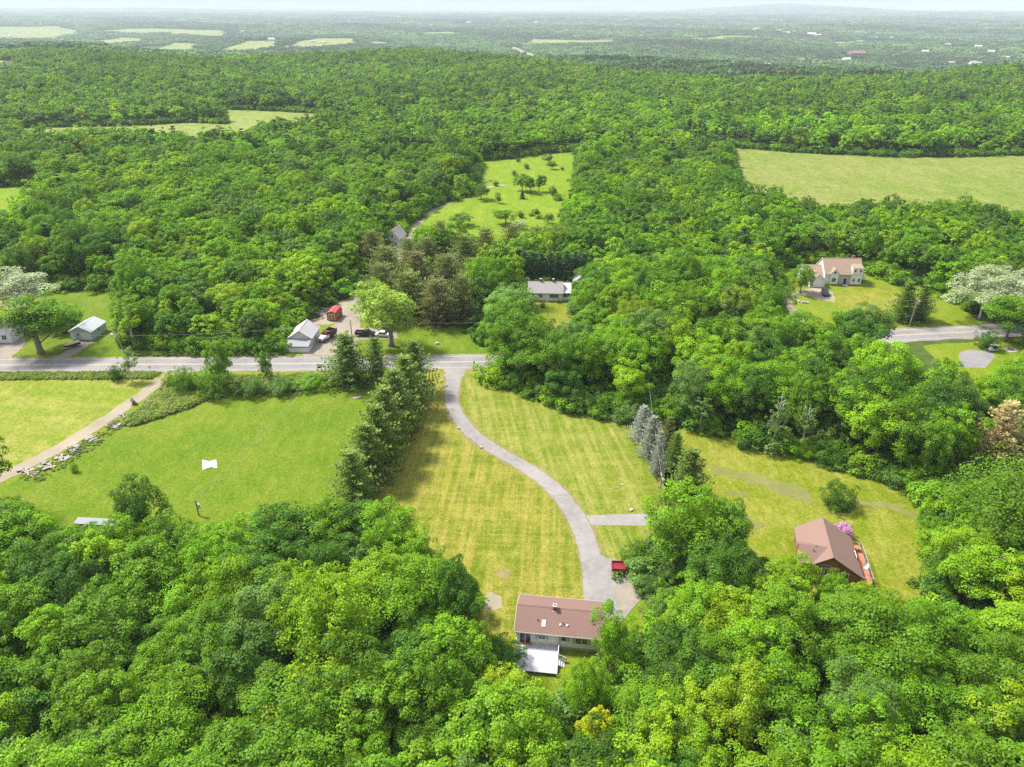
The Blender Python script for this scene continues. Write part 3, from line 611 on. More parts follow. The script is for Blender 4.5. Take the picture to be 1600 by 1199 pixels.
def gable(par, x0, x1, y0, y1, z0, ze, zr, wall, roof, axis='x', over=.35, ridge=None, th=.13, trim='trim_white', names=('wall', 'roof_slope'), ze2=None):
    """Walls with gable ends under two roof slabs. axis: direction of the ridge; ridge: its offset across; ze2: eave height on the high-coordinate side."""
    a0, a1 = (y0, y1) if axis == 'x' else (x0, x1); l0, l1 = (x0, x1) if axis == 'x' else (y0, y1); am = (a0 + a1) / 2 if ridge is None else ridge
    ze2 = ze if ze2 is None else ze2
    MB().prism([(a0, z0), (a1, z0), (a1, ze2), (am, zr), (a0, ze)], l0, l1, 'x' if axis == 'x' else 'y').build(names[0], wall, par)
    for s, (ae, zz) in zip((-1, 1), ((a0, ze), (a1, ze2))):
        sl = (zr - zz) / abs(am - ae); ao = ae + s * over; zo = zz - sl * over; up = .02
        prof = [(am, zr + up), (ao, zo + up), (ao, zo + up + th), (am, zr + up + th)]
        r = MB().prism(prof, l0 - over * .8, l1 + over * .8, 'x' if axis == 'x' else 'y').build(names[1], roof, par)
        e = ao + s * .012
        fp = [(e, zo - .06), (e + s * .03, zo - .06), (e + s * .03, zo + th), (e, zo + th)]
        MB().prism(fp, l0 - over * .8, l1 + over * .8, 'x' if axis == 'x' else 'y').build('gutter', trim, r)
        for le in (l0 - over * .8 - .032, l1 + over * .8 + .004):
            MB().prism([(am, zr - .06), (ao, zo - .06), (ao, zo + up + th - .02), (am, zr + up + th - .02)], le, le + .028, 'x' if axis == 'x' else 'y').build('barge_board', trim, r)
    MB().prism([(am - .16, zr + th - .02), (am + .16, zr + th - .02), (am, zr + th + .06)], l0 - over * .8, l1 + over * .8, 'x' if axis == 'x' else 'y').build('ridge_cap', roof, par)
def rail(par, pts, h, mat, name='railing', step=1.4, bal=.14, base=0.0):
    b = MB(); pts = [Vector(p) for p in pts]
    for a, c in zip(pts, pts[1:]):
        L = (c - a).length; n = max(1, int(L / step))
        for k in range(n + 1): p = a.lerp(c, k / n); b.box(p.x - .05, p.x + .05, p.y - .05, p.y + .05, p.z, p.z + h)
        for k in range(1, int(L / bal)): p = a.lerp(c, k * bal / L); b.box(p.x - .018, p.x + .018, p.y - .018, p.y + .018, p.z + .08, p.z + h - .02)
        up = Vector((0, 0, 1)); b.tube([a + up * (h + .02), c + up * (h + .02)], .05, 5); b.tube([a + up * .1, c + up * .1], .03, 4)
    return b.build(name, mat, par)

def ranch_house():
    o = thing('ranch_house', 'long low house with brown shingle roof, cream siding and white back deck', 'house', (6.93, 75.9, 0), R(-7.1))
    MB().box(-5.88, 5.88, -3.18, 3.18, -.1, .55).build('foundation', 'concrete', o)
    gable(o, -5.95, 5.95, -3.25, 3.25, .5, 3.02, 4.42, 'cream_siding', 'brown_shingle', 'x', .38)
    # sliding door onto the deck, windows with shutters
    d = MB().box(-5.55, -5.45, -3.32, -3.25, .62, 2.7).box(-3.95, -3.85, -3.32, -3.25, .62, 2.7).box(-5.45, -3.95, -3.32, -3.25, 2.6, 2.7).box(-4.74, -4.66, -3.32, -3.25, .7, 2.6).box(-5.45, -3.95, -3.34, -3.25, .62, .72).build('sliding_door', 'trim_white', o)
    MB().box(-5.45, -4.74, -3.285, -3.255, .72, 2.6).build('pane', 'window_glass', d); MB().box(-4.66, -3.95, -3.285, -3.255, .72, 2.6).build('pane', 'window_glass', d)
    MB().box(-5.7, -3.7, -3.62, -3.3, .60, .74).build('door_step', 'redwood_deck', o)
    window(o, (-2.35, -3.25, 2.1), (0, -1), .95, .85, 'trim_white', 'shutter_grey', 2); window(o, (.75, -3.25, 2.1), (0, -1), .68, .85, 'trim_white', 'shutter_grey', 1); window(o, (3.2, -3.25, 1.95), (0, -1), 1.7, 1.15, 'trim_white', 'shutter_grey', 2)
    window(o, (5.95, -.8, 2.0), (1, 0), 1.0, 1.0, 'trim_white', 'shutter_grey', 2); window(o, (-5.95, .8, 2.0), (-1, 0), 1.0, 1.0, 'trim_white', 'shutter_grey', 2); window(o, (-2.5, 3.25, 2.0), (0, 1), 1.5, 1.0, 'trim_white', 'shutter_grey', 2); door(o, (.2, 3.25, .55), (0, 1), .95, 2.05, 'red_paint'); garage_door(o, (3.9, 3.25, .5), (0, 1), 2.6, 2.1)
    # on the roof
    sl = (4.42 - 3.02) / 3.25
    zr = lambda y: 4.42 - abs(y) * sl + .15
    ch = MB().box(-1.05, -.6, -.5, .05, zr(-.5) - .3, 5.15).build('chimney', 'brick_red', o); MB().box(-1.12, -.53, -.57, .12, 5.15, 5.23).build('cap', 'concrete', ch); MB().tube([(-.82, -.22, 5.2), (-.82, -.22, 5.42)], .1, 8).build('flue', 'dark_wood', ch); MB().box(-1.1, -.55, -.64, -.5, zr(-.6) - .05, zr(-.6) + .06).build('flashing', 'galvanised', ch)
    def on(y0, y1, x0, x1, h0, h1): return [(x0, y0, zr(y0) + h0), (x1, y0, zr(y0) + h0), (x1, y1, zr(y1) + h0), (x0, y1, zr(y1) + h0), (x0, y0, zr(y0) + h1), (x1, y0, zr(y0) + h1), (x1, y1, zr(y1) + h1), (x0, y1, zr(y1) + h1)]
    s = MB().hexa(on(-2.75, -1.85, -2.48, -1.92, -.05, .10)).build('skylight', 'galvanised', o); MB().hexa(on(-2.66, -1.94, -2.40, -2.0, .08, .125)).build('pane', 'skylight_glass', s)
    for x, y, r, h, m in ((-3.05, -1.95, .07, .30, 'rubber'), (.18, -2.25, .19, .16, 'galvanised'), (.50, -2.10, .07, .28, 'rubber'), (1.14, -2.25, .17, .16, 'galvanised')):
        z = zr(y); MB().tube([(x, y, z - .1), (x, y, z + h * .7), (x, y, z + h)], [r, r, r * (.5 if r > .1 else 1)], 9).build('roof_vent' if r > .1 else 'vent_pipe', m, o)
    # deck
    dk = MB().box(-5.95, .15, -8.1, -3.26, .48, .60).build('deck', 'deck_white', o)
    for x in (-5.8, -2.9, 0): MB().box(x - .07, x + .07, -7.9, -7.76, -.05, .48).build('post', 'trim_white', dk)
    rail(o, [(.10, -3.35, .60), (.10, -5.4, .60)], .9, 'trim_white'); rail(o, [(-5.9, -3.4, .60), (-5.9, -8.05, .60)], .9, 'trim_white')
    st = MB()
    for k in range(3): st.box(.16 + .3 * k, .46 + .3 * k, -6.5, -5.5, -.02, .45 - .16 * k)
    st.build('stairs', 'deck_white', o); rail(o, [(.18, -5.45, .55), (1.25, -5.45, 0)], .8, 'trim_white', 'stair_rail')
    SPOTS.append((6.93, 75.9, 7)); SPOTS.append((2.6, 70.4, 3.4)); SPOTS.append((4.5, 68.5, 2.0)); SPOTS.append((0.4, 67.5, 3.0)); SPOTS.append((3.0, 64.5, 2.0)); return o
ranch_house()

def cabin():
    o = thing('cabin', 'brown roofed cedar cabin with cross gable and redwood side deck', 'house', (50.6, 90.6, 0), R(-12.1))
    gable(o, -3.7, 4.7, -4.75, 4.75, 0, 2.65, 5.15, 'red_cedar', 'cabin_shingle', 'y', .42, 0.0, trim='dark_wood', ze2=2.1)
    # cross gable to the west
    MB().prism([(-4.62, 0), (-.4, 0), (-.4, 3.7), (-2.4, 4.9), (-4.62, 3.5)], -4.3, -.2, 'x').build('cross_wall', 'red_cedar', o)
    for (ya, za) in ((-4.98, 3.27), (-.02, 3.47)):
        prof = [(-2.4, 4.95), (ya, za + .03), (ya, za + .16), (-2.4, 5.08)]; MB().prism(prof, -4.7, .05, 'x').build('roof_slope', 'cabin_shingle', o)
    window(o, (-.7, -4.75, 2.0), (0, -1), .8, 1.6, 'trim_white', None, 2); window(o, (-4.3, -2.4, 2.6), (-1, 0), 1.2, 1.2, 'trim_white', None, 2); door(o, (2.4, -4.75, .2), (0, -1), .9, 2.0, 'dark_wood'); window(o, (4.7, 0, 1.9), (1, 0), 1.6, 1.4, 'trim_white', None, 2); window(o, (-3.7, 2.5, 1.8), (-1, 0), 1.0, 1.2, 'trim_white', None, 1)
    MB().tube([(-2.5, -3.2, 4.3), (-2.5, -3.2, 4.95)], .07, 7).build('vent_pipe', 'rubber', o); MB().tube([(-2.2, -2.4, 4.95), (-2.2, -2.4, 5.4)], .1, 7).build('stove_pipe', 'galvanised', o)
    MB().tube([(1.0, -4.95, 3.7), (3.9, -4.95, .9)], .07, 5).build('brace', 'red_cedar', o)
    dk = MB().box(4.72, 6.6, -4.9, 3.9, .95, 1.07).build('deck', 'redwood_deck', o)
    for y in (-4.6, -.5, 3.6): MB().box(6.4, 6.56, y - .08, y + .08, -.05, .95).build('post', 'dark_wood', dk)
    rail(o, [(4.8, -4.85, 1.07), (6.55, -4.85, 1.07), (6.55, 3.85, 1.07), (5.2, 3.85, 1.07)], .95, 'weathered_wood', 'railing', 1.6, .2)
    tb = MB().box(5.0, 6.2, 2.5, 3.3, 1.74, 1.80).box(5.1, 5.2, 2.6, 2.7, 1.07, 1.74).box(6.0, 6.1, 3.1, 3.2, 1.07, 1.74).box(6.0, 6.1, 2.6, 2.7, 1.07, 1.74).box(5.1, 5.2, 3.1, 3.2, 1.07, 1.74).build('deck_table', 'redwood_deck', o)
    ds = MB(); ds.tube([(5.6, -2.7, 1.07), (5.6, -2.7, 2.7)], .05, 6); ds.build('dish_mast', 'galvanised', o)
    b = MB(); c = Vector((5.6, -2.85, 2.85)); n = Vector((.3, -.7, .65)).normalized(); a = n.orthogonal().normalized(); e = n.cross(a); ring = []
    for r_, dd in ((0.0, -.08), (.3, -.05), (.52, .06)): ring.append([c + n * dd + (a * math.cos(t) + e * math.sin(t)) * r_ for t in np.linspace(0, 2 * math.pi, 15)[:-1]])
    for i in range(2):
        for j in range(14): b.poly([ring[i][j], ring[i][(j + 1) % 14], ring[i + 1][(j + 1) % 14], ring[i + 1][j]])
    b.build('satellite_dish', 'white_paint', o)
    SPOTS.append((50.6, 90.6, 6.0)); return o
cabin()

def barn():
    o = thing('barn', 'white weathered barn with rusty metal roof and front lean-to by the road', 'barn', (-56.6, 171.9, 0), R(-2))
    gable(o, -3.0, 3.0, 3.0, 10.6, 0, 2.9, 4.9, 'barn_siding', 'white_metal', 'y', .3)
    MB().prism([(0, 0), (2.98, 0), (2.98, 2.5), (0, 1.75)], -3.3, 3.0, 'x').build('lean_to', 'white_siding', o)
    lr = MB().hexa([(-3.5, -.3, 1.72), (3.15, -.3, 1.72), (3.15, 2.96, 2.55), (-3.5, 2.96, 2.55), (-3.5, -.3, 1.84), (3.15, -.3, 1.84), (3.15, 2.96, 2.67), (-3.5, 2.96, 2.67)]).build('lean_to_roof', 'grey_metal', o); MB().box(-3.5, 3.15, -.34, -.31, 1.62, 1.84).build('fascia', 'dark_wood', lr)
    door(o, (3.0, 4.4, .05), (1, 0), 1.2, 2.1, 'shutter_grey', False); door(o, (3.0, 6.4, .05), (1, 0), 1.5, 2.2, 'shutter_grey', False); garage_door(o, (3.0, 9.0, .05), (1, 0), 2.2, 2.2, 'white_paint'); window(o, (3.0, 1.6, 1.3), (1, 0), .7, .8)
    return o
barn()
def garage():
    o = thing('garage', 'small pale blue garage with white roof beside the big shade tree', 'garage', (-117.9, 180.0, 0), R(-3))
    gable(o, -3.0, 3.0, 0, 7.2, 0, 2.5, 3.9, 'pale_blue_siding', 'pale_metal', 'y', .3)
    garage_door(o, (1.35, 0, .03), (0, -1), 2.5, 2.1, 'white_paint'); door(o, (-2.2, 0, .03), (0, -1), .85, 1.95, 'white_paint'); window(o, (-.65, 0, 1.55), (0, -1), .5, .8, 'trim_white', None, 1); window(o, (3.0, 3.6, 1.6), (1, 0), .7, .6)
    MB().box(-.06, .06, -.2, -.02, 2.9, 3.05).build('lamp', 'lamp_lens', o)
    return o
garage()
def shed():
    o = thing('red_shed', 'small red roofed wooden shed with double doors in the gravel yard', 'shed', (-52.3, 193.6, 0), R(-6)); L = 4.8
    prof = [(-1.5, .15), (1.5, .15), (1.5, 1.75), (1.05, 2.45), (0, 2.85), (-1.05, 2.45), (-1.5, 1.75)]
    MB().prism(prof, 0, L, 'y').build('wall', 'shed_boards', o)
    rp = [(-1.68, 1.66), (-1.15, 2.52), (0, 2.97), (1.15, 2.52), (1.68, 1.66), (1.68, 1.76), (1.17, 2.62), (0, 3.07), (-1.17, 2.62), (-1.68, 1.76)]
    b = MB(); n = 5
    for i in range(4): b.hexa([(rp[i][0], -.15, rp[i][1]), (rp[i + 1][0], -.15, rp[i + 1][1]), (rp[i + 1][0], L + .15, rp[i + 1][1]), (rp[i][0], L + .15, rp[i][1]), (rp[9 - i][0], -.15, rp[9 - i][1]), (rp[8 - i][0], -.15, rp[8 - i][1]), (rp[8 - i][0], L + .15, rp[8 - i][1]), (rp[9 - i][0], L + .15, rp[9 - i][1])])
    b.build('roof', 'red_metal', o)
    for s in (-1, 1): door(o, (s * .42, 0, .2), (0, -1), .78, 1.75, 'shed_boards', s > 0)
    window(o, (1.5, 1.6, 1.3), (1, 0), .55, .6); MB().box(-1.4, 1.4, .2, L - .2, -.02, .15).build('skid', 'dark_wood', o)
    return o
shed()
def cottage():
    o = thing('cottage', 'low white cottage with grey roof and two brick chimneys before the spruce hedge', 'house', (10.4, 209.6, 0), R(-3))
    MB().box(-5.1, 5.1, .05, 6.95, -.05, .3).build('foundation', 'concrete', o)
    gable(o, -5.2, 5.2, 0, 7, .25, 2.9, 5.1, 'white_siding', 'grey_shingle', 'x', .35)
    window(o, (-4.2, 0, 1.75), (0, -1), .8, 1.0, 'trim_white', 'shutter_dark'); window(o, (-1.8, 0, 1.75), (0, -1), .9, 1.0, 'trim_white', 'shutter_dark', 2); door(o, (.45, 0, .3), (0, -1), .95, 2.0, 'white_paint'); window(o, (2.6, 0, 1.75), (0, -1), 1.9, 1.1, 'trim_white', 'shutter_dark', 3); window(o, (5.2, 3, 1.75), (1, 0), .9, 1.0)
    MB().box(-.2, 1.1, -1.1, -.08, 0, .28).build('doorstep', 'concrete', o)
    for x in (-1.6, 2.3): c = MB().box(x - .3, x + .3, 3.3, 3.9, 4.6, 6.0).build('chimney', 'brick_red', o); MB().box(x - .36, x + .36, 3.24, 3.96, 6.0, 6.1).build('cap', 'concrete', c)
    # side porch
    MB().box(5.22, 7.7, .6, 6, 0, .35).build('porch_floor', 'concrete', o); pr = MB().hexa([(5.25, .2, 2.6), (8.0, .2, 2.6), (8.0, 6.2, 3.9), (5.25, 6.2, 3.9), (5.25, .2, 2.72), (8.0, .2, 2.72), (8.0, 6.2, 4.02), (5.25, 6.2, 4.02)]).build('porch_roof', 'white_metal', o)
    for x in (5.5, 6.6, 7.6): MB().box(x - .07, x + .07, .62, .76, .35, 2.66).build('porch_post', 'trim_white', o)
    MB().box(5.3, 7.65, .66, .72, .35, 1.15).build('porch_skirt', 'white_siding', o); MB().box(5.25, 7.7, 5.9, 5.98, .35, 3.6).build('porch_wall', 'white_siding', o)
    SPOTS.append((11, 213, 8)); return o
cottage()
def outbuilding():
    o = thing('outbuilding', 'grey walled outbuilding half hidden behind the tree right of the cottage', 'shed', (22.6, 219.5, 0), R(12))
    gable(o, -2.4, 2.4, 0, 6, 0, 3.2, 5.0, 'white_siding', 'grey_shingle', 'y', .25); garage_door(o, (0, 0, .03), (0, -1), 2.4, 2.1); window(o, (-2.4, 3, 1.6), (-1, 0), .8, .9)
outbuilding()
def farmhouse():
    o = thing('farmhouse', 'small white farmhouse with faded rusty roof at the foot of the farm track', 'house', (-45.6, 267.5, 0), R(-14))
    gable(o, -2.4, 2.6, 0, 7.5, 0, 3.4, 6.4, 'white_siding', 'rusty_white_metal', 'y', .3)
    window(o, (-.9, 0, 1.7), (0, -1), .8, 1.1); window(o, (.1, 0, 4.2), (0, -1), .7, .9); door(o, (1.3, 0, .05), (0, -1), .9, 2.0, 'shutter_grey'); window(o, (2.6, 2.2, 1.7), (1, 0), .8, 1.1); window(o, (2.6, 5.0, 1.7), (1, 0), .8, 1.1)
    MB().box(-.6, 0, 5.6, 6.2, 5.5, 7.1).build('chimney', 'brick_red', o); SPOTS.append((-45, 271, 4.5))
farmhouse()
def edge_house():
    g = G(21, 536)
    o = thing('white_house', 'white house cut off by the left edge beside the shade tree', 'house', (g.x, g.y, 0), R(0))
    gable(o, -11, -.2, 0, 7, 0, 3.0, 5.2, 'white_siding', 'grey_shingle', 'x', .35); window(o, (-2.0, 0, 1.6), (0, -1), 1.2, 1.2, 'trim_white', None, 2); window(o, (-6.0, 0, 1.6), (0, -1), 1.2, 1.2, 'trim_white', None, 2); door(o, (-4, 0, .05), (0, -1), .9, 2.0, 'shutter_grey'); window(o, (-.2, 3.5, 1.6), (1, 0), 1.0, 1.2); window(o, (-.2, 3.5, 3.9), (1, 0), .7, .8)
edge_house()
def tan_house():
    o = thing('tan_roofed_house', 'large white house with tan roof, dormer and attached garage on the hillside lawn', 'house', (108.6, 224.6, 0), R(-3))
    MB().box(-5.9, 5.9, .1, 8.9, -.05, .3).build('foundation', 'concrete', o)
    gable(o, -6.0, 6.0, .0, 9.0, .25, 3.9, 7.6, 'white_siding', 'tan_shingle', 'x', .3)
    # wall dormers: gabled one left, broad two-window one right
    gable(o, -4.3, -1.7, -.35, 3.2, .3, 4.1, 5.5, 'white_siding', 'tan_shingle', 'y', .2, names=('bay_wall', 'bay_roof'))
    MB().prism([(-.22, .3), (2.4, .3), (2.4, 6.15), (-.22, 5.75)], 2.6, 5.9, 'x').build('dormer', 'white_siding', o); MB().hexa([(2.45, -.42, 5.76), (6.05, -.42, 5.76), (6.05, 2.8, 6.25), (2.45, 2.8, 6.25), (2.45, -.42, 5.86), (6.05, -.42, 5.86), (6.05, 2.8, 6.35), (2.45, 2.8, 6.35)]).build('dormer_roof', 'tan_shingle', o)
    for x in (3.4, 5.1): window(o, (x, -.22, 4.9), (0, -1), .6, .8); window(o, (x, -.22, 1.8), (0, -1), .65, 1.1)
    window(o, (-3.0, -.35, 4.3), (0, -1), .7, .7); window(o, (-3.0, -.35, 1.8), (0, -1), 1.2, 1.2, 'trim_white', None, 2)
    st = MB().box(-1.5, 2.3, -.12, -.01, .3, 3.6).build('stone_front', 'stone_grey', o); door(o, (.7, -.12, .3), (0, -1), 1.1, 2.1, 'shutter_dark'); MB().box(.0, 1.6, -1.6, -.14, 0, .26).build('doorstep', 'concrete', o)
    MB().box(3.6, 4.5, 4.8, 5.5, 6.6, 8.4).build('chimney', 'brick_red', o); window(o, (6.0, 4.5, 1.9), (1, 0), .8, 1.1); window(o, (6.0, 4.5, 5.2), (1, 0), .8, 1.0)
    # garage wing with its front gable
    gable(o, -12.2, -6.05, 1.0, 8.2, 0, 2.7, 5.2, 'white_siding', 'tan_shingle', 'x', .3, names=('wing_wall', 'wing_roof')); gable(o, -11.3, -6.6, -2.8, 3.5, 0, 2.6, 4.3, 'white_siding', 'tan_shingle', 'y', .25, names=('garage_wall', 'garage_roof')); garage_door(o, (-8.9, -2.8, .03), (0, -1), 3.2, 2.2)
    MB().box(6.3, 8.6, 3.0, 6.5, .7, .85).box(8.3, 8.45, 3.1, 3.25, 0, .7).box(8.3, 8.45, 6.2, 6.35, 0, .7).build('side_deck', 'weathered_wood', o); rail(o, [(6.3, 3.05, .85), (8.5, 3.05, .85), (8.5, 6.4, .85)], .9, 'trim_white')
    SPOTS.append((106, 228, 11)); return o
tan_house()
def metal_shed():
    a = G(122, 808, 2.6); b = G(196, 812, 2.6); d = (b - a).length
    o = thing('metal_roof_shed', 'long low shed with grey metal roof peeping from the lower left wood', 'shed', (a.x, a.y, 0), math.atan2(b.y - a.y, b.x - a.x))
    MB().box(.2, d - .2, -1.35, -.2, 0, 2.28).build('wall', 'white_siding', o); r = MB().hexa([(0, -1.5, 2.28), (d, -1.5, 2.28), (d, 0, 2.5), (0, 0, 2.5), (0, -1.5, 2.38), (d, -1.5, 2.38), (d, 0, 2.6), (0, 0, 2.6)]).build('roof', 'grey_metal', o); MB().box(0, d, -1.54, -1.5, 2.2, 2.39).build('fascia', 'dark_wood', r); door(o, (2, -1.35, 0), (0, -1), .9, 1.9, 'weathered_wood'); SPOTS.append(((a.x + b.x) / 2, (a.y + b.y) / 2 - 1, 1.8))
metal_shed()

# ------------------------------------------------------------------ vehicles
def wheels(par, xs, y, r, w_=.22):
    for x in xs:
        for s in (-1, 1):
            t = MB().tube([(x, s * y - w_ / 2 * s, r), (x, s * y + w_ / 2 * s, r)], r, 16).build('wheel', 'rubber', par, False); MB().tube([(x, s * y + (w_ / 2 + .002) * s, r), (x, s * y + (w_ / 2 + .02) * s, r)], r * .58, 12).build('hub', 'chrome', t)
def lofted(secs, name, mat, par):
    """Cross-sections (x, half width, z0, z1, top half width) joined into a body."""
    b = MB(); k = len(secs); n = 8
    for x, hw, z0, z1, tw in secs:
        zc = z0 + (z1 - z0) * .62
        b.v += [(x, -hw * .92, z0), (x, -hw, z0 + .12), (x, -hw, zc), (x, -tw, z1), (x, tw, z1), (x, hw, zc), (x, hw, z0 + .12), (x, hw * .92, z0)]
    for i in range(k - 1): b.f += [(i * n + j, i * n + (j + 1) % n, (i + 1) * n + (j + 1) % n, (i + 1) * n + j) for j in range(n)]
    b.f.append(tuple(range(n))); b.f.append(tuple(range((k - 1) * n, k * n))[::-1])
    return b.build(name, mat, par)
def glasshouse(par, x0, x1, r0, r1, hw, z0, z1, paint, split=True):
    """Cabin: glass all round under a painted roof; x0<r0<r1<x1."""
    tw = hw * .82; b = MB(); q = [(x0, -hw, z0), (x1, -hw, z0), (x1, hw, z0), (x0, hw, z0), (r0, -tw, z1), (r1, -tw, z1), (r1, tw, z1), (r0, tw, z1)]
    b.hexa(q); c = b.build('cabin_glass', 'window_glass', par); MB().hexa([(r0 - .06, -tw - .03, z1 - .02), (r1 + .06, -tw - .03, z1 - .02), (r1 + .06, tw + .03, z1 - .02), (r0 - .06, tw + .03, z1 - .02), (r0, -tw + .05, z1 + .06), (r1, -tw + .05, z1 + .06), (r1, tw - .05, z1 + .06), (r0, tw - .05, z1 + .06)]).build('roof', paint, par)
    b = MB()
    for s in (-1, 1):
        for (xa, xb) in ((x0, r0), (x1, r1)): b.tube([(xa, s * hw, z0), (xb, s * tw, z1)], .05, 4)
        if split: b.tube([((x0 + x1) / 2, s * hw * 1.005, z0), ((r0 + r1) / 2, s * tw * 1.01, z1)], .045, 4)
    b.build('pillars', paint, par)
def lights(par, xf, xr, y, z):
    for s in (-1, 1): MB().box(xf - .05, xf + .02, s * y - .16, s * y + .16, z, z + .16).build('headlight', 'lamp_lens', par); MB().box(xr - .02, xr + .05, s * y - .12, s * y + .12, z, z + .22).build('taillight', 'tail_lens', par)
def pickup(label, px, py, rz, paint, name='pickup_truck'):
    g = G(px, py); o = thing(name, label, 'truck', (g.x, g.y, .05), rz)
    lofted([(-2.75, .85, .5, 1.0, .8), (-2.6, .97, .42, 1.05, .9), (.2, .98, .38, 1.08, .92), (1.3, .98, .38, 1.12, .88), (2.4, .93, .42, 1.02, .8), (2.72, .8, .5, .92, .7)], 'body', paint, o)
    for s in (-1, 1): MB().box(-2.7, -.65, s * .93 - .06, s * .93 + .06, .98, 1.36).build('bed_side', paint, o)
    MB().box(-2.72, -2.64, -.87, .87, .98, 1.36).build('tailgate', paint, o); MB().box(-.68, -.6, -.87, .87, .98, 1.36).build('bed_front', paint, o); MB().box(-2.63, -.69, -.86, .86, 1.055, 1.07).build('bed_floor', paint if 'red' in paint else 'rubber', o)
    glasshouse(o, -.55, 1.55, -.3, .85, .9, 1.1, 1.75, paint); wheels(o, (-1.75, 1.75), .86, .38); lights(o, 2.70, -2.76, .68, .72); return o
def car(label, px, py, rz, paint, h=1.5, L=4.4, cat='car', name='parked_car'):
    g = G(px, py); o = thing(name, label, cat, (g.x, g.y, .05), rz); k = L / 4.4; zb = .95 if h < 1.6 else 1.08
    lofted([(-2.2 * k, .78, .45, zb - .12, .7), (-2.0 * k, .89, .34, zb, .8), (0, .92, .32, zb, .86), (1.0 * k, .91, .32, zb - .02, .82), (1.9 * k, .86, .36, zb - .16, .74), (2.2 * k, .74, .44, zb - .28, .62)], 'body', paint, o)
    glasshouse(o, -1.95 * k if h > 1.6 else -1.55 * k, 1.0 * k, -1.7 * k if h > 1.6 else -.95 * k, .35 * k, .82, zb - .02, h, paint); wheels(o, (-1.35 * k, 1.38 * k), .82, .33); lights(o, 2.17 * k, -2.2 * k, .6, .62); return o
pickup('black pickup truck parked behind the roadside pine', 571, 525, R(-4), 'black_paint')
car('white car parked under the huge shade maple', 600, 526, R(-6), 'white_paint')
car('black sport utility car parked before the tan house garage', 1289, 461, R(-100), 'black_paint', 1.75, 4.5)
SPOTS.append((G(980, 896).x, G(980, 896).y, 3.0)); SPOTS.append((G(972, 915).x, G(972, 915).y, 2.5)); SPOTS.append((G(990, 930).x, G(990, 930).y, 2.0))
pickup('red pickup truck half hidden by trees at the driveway pad', 982, 894, R(-4), 'red_paint')
car('dark car parked in the shade at the top of the barn yard', 556, 440, R(-60), 'black_paint')
def dump_truck():
    g = G(511, 530); o = thing('dump_truck', 'old dump truck with white hood and dark rusty body beside the barn', 'truck', (g.x, g.y, .05), R(-112))
    MB().box(-3.0, 2.6, -.45, .45, .55, .85).build('chassis', 'rust_steel', o)
    lofted([(.9, .95, .7, 1.5, .9), (1.6, .9, .7, 1.55, .82), (2.7, .82, .7, 1.45, .7), (2.95, .7, .75, 1.3, .6)], 'hood', 'white_paint', o); MB().box(.0, 1.05, -1.0, 1.0, .7, 1.6).build('cab', 'white_paint', o); glasshouse(o, .02, 1.05, .1, .85, .98, 1.6, 2.25, 'red_paint', False)
    MB().box(2.9, 3.05, -.95, .95, .5, .75).build('bumper', 'chrome', o); MB().box(2.93, 3.0, -.5, .5, .8, 1.3).build('grille', 'galvanised', o)
    db = MB(); db.box(-3.4, -.25, -1.15, 1.15, .95, 1.08); 
    for s in (-1, 1): db.box(-3.4, -.25, s * 1.11 - .05, s * 1.11 + .05, 1.08, 2.2)
    db.build('dump_body', 'rust_steel', o); MB().box(-.3, -.2, -1.16, 1.16, 1.08, 2.5).build('headboard', 'rust_steel', o); MB().box(-3.45, -3.36, -1.1, 1.1, 1.08, 2.0).build('tailgate', 'rust_steel', o); MB().box(-.2, .35, -1.1, 1.1, 2.42, 2.5).build('cab_guard', 'rust_steel', o)
    for k in range(4):
        for s in (-1, 1): MB().box(-3.1 + k * .75, -3.0 + k * .75, s * 1.2 - .05, s * 1.2 + .05, 1.0, 2.2).build('rib', 'rust_steel', o)
    wheels(o, (-2.6, -1.5), .95, .48, .42); wheels(o, (2.1,), .88, .48, .28); lights(o, 2.95, -3.45, .72, .95)
dump_truck()
def flat_trailer():
    g = G(114, 543); o = thing('boat_trailer', 'low covered boat on a trailer in the garage drive', 'trailer', (g.x, g.y, .05), R(-128))
    MB().tube([(2.9, 0, .5), (1.6, .5, .5), (-1.6, .6, .5), (-1.6, -.6, .5), (1.6, -.5, .5), (2.9, 0, .5)], .05, 5).build('frame', 'galvanised', o); wheels(o, (-.5,), .85, .3)
    lofted([(-1.9, .75, .55, 1.15, .74), (0, .85, .5, 1.18, .84), (1.3, .62, .55, 1.2, .6), (2.1, .12, .75, 1.22, .1)], 'hull', 'black_paint', o); lofted([(-1.92, .8, 1.1, 1.25, .5), (0, .9, 1.1, 1.45, .4), (1.3, .66, 1.14, 1.36, .3), (2.15, .14, 1.18, 1.26, .06)], 'cover', 'tan_cover', o)
flat_trailer()
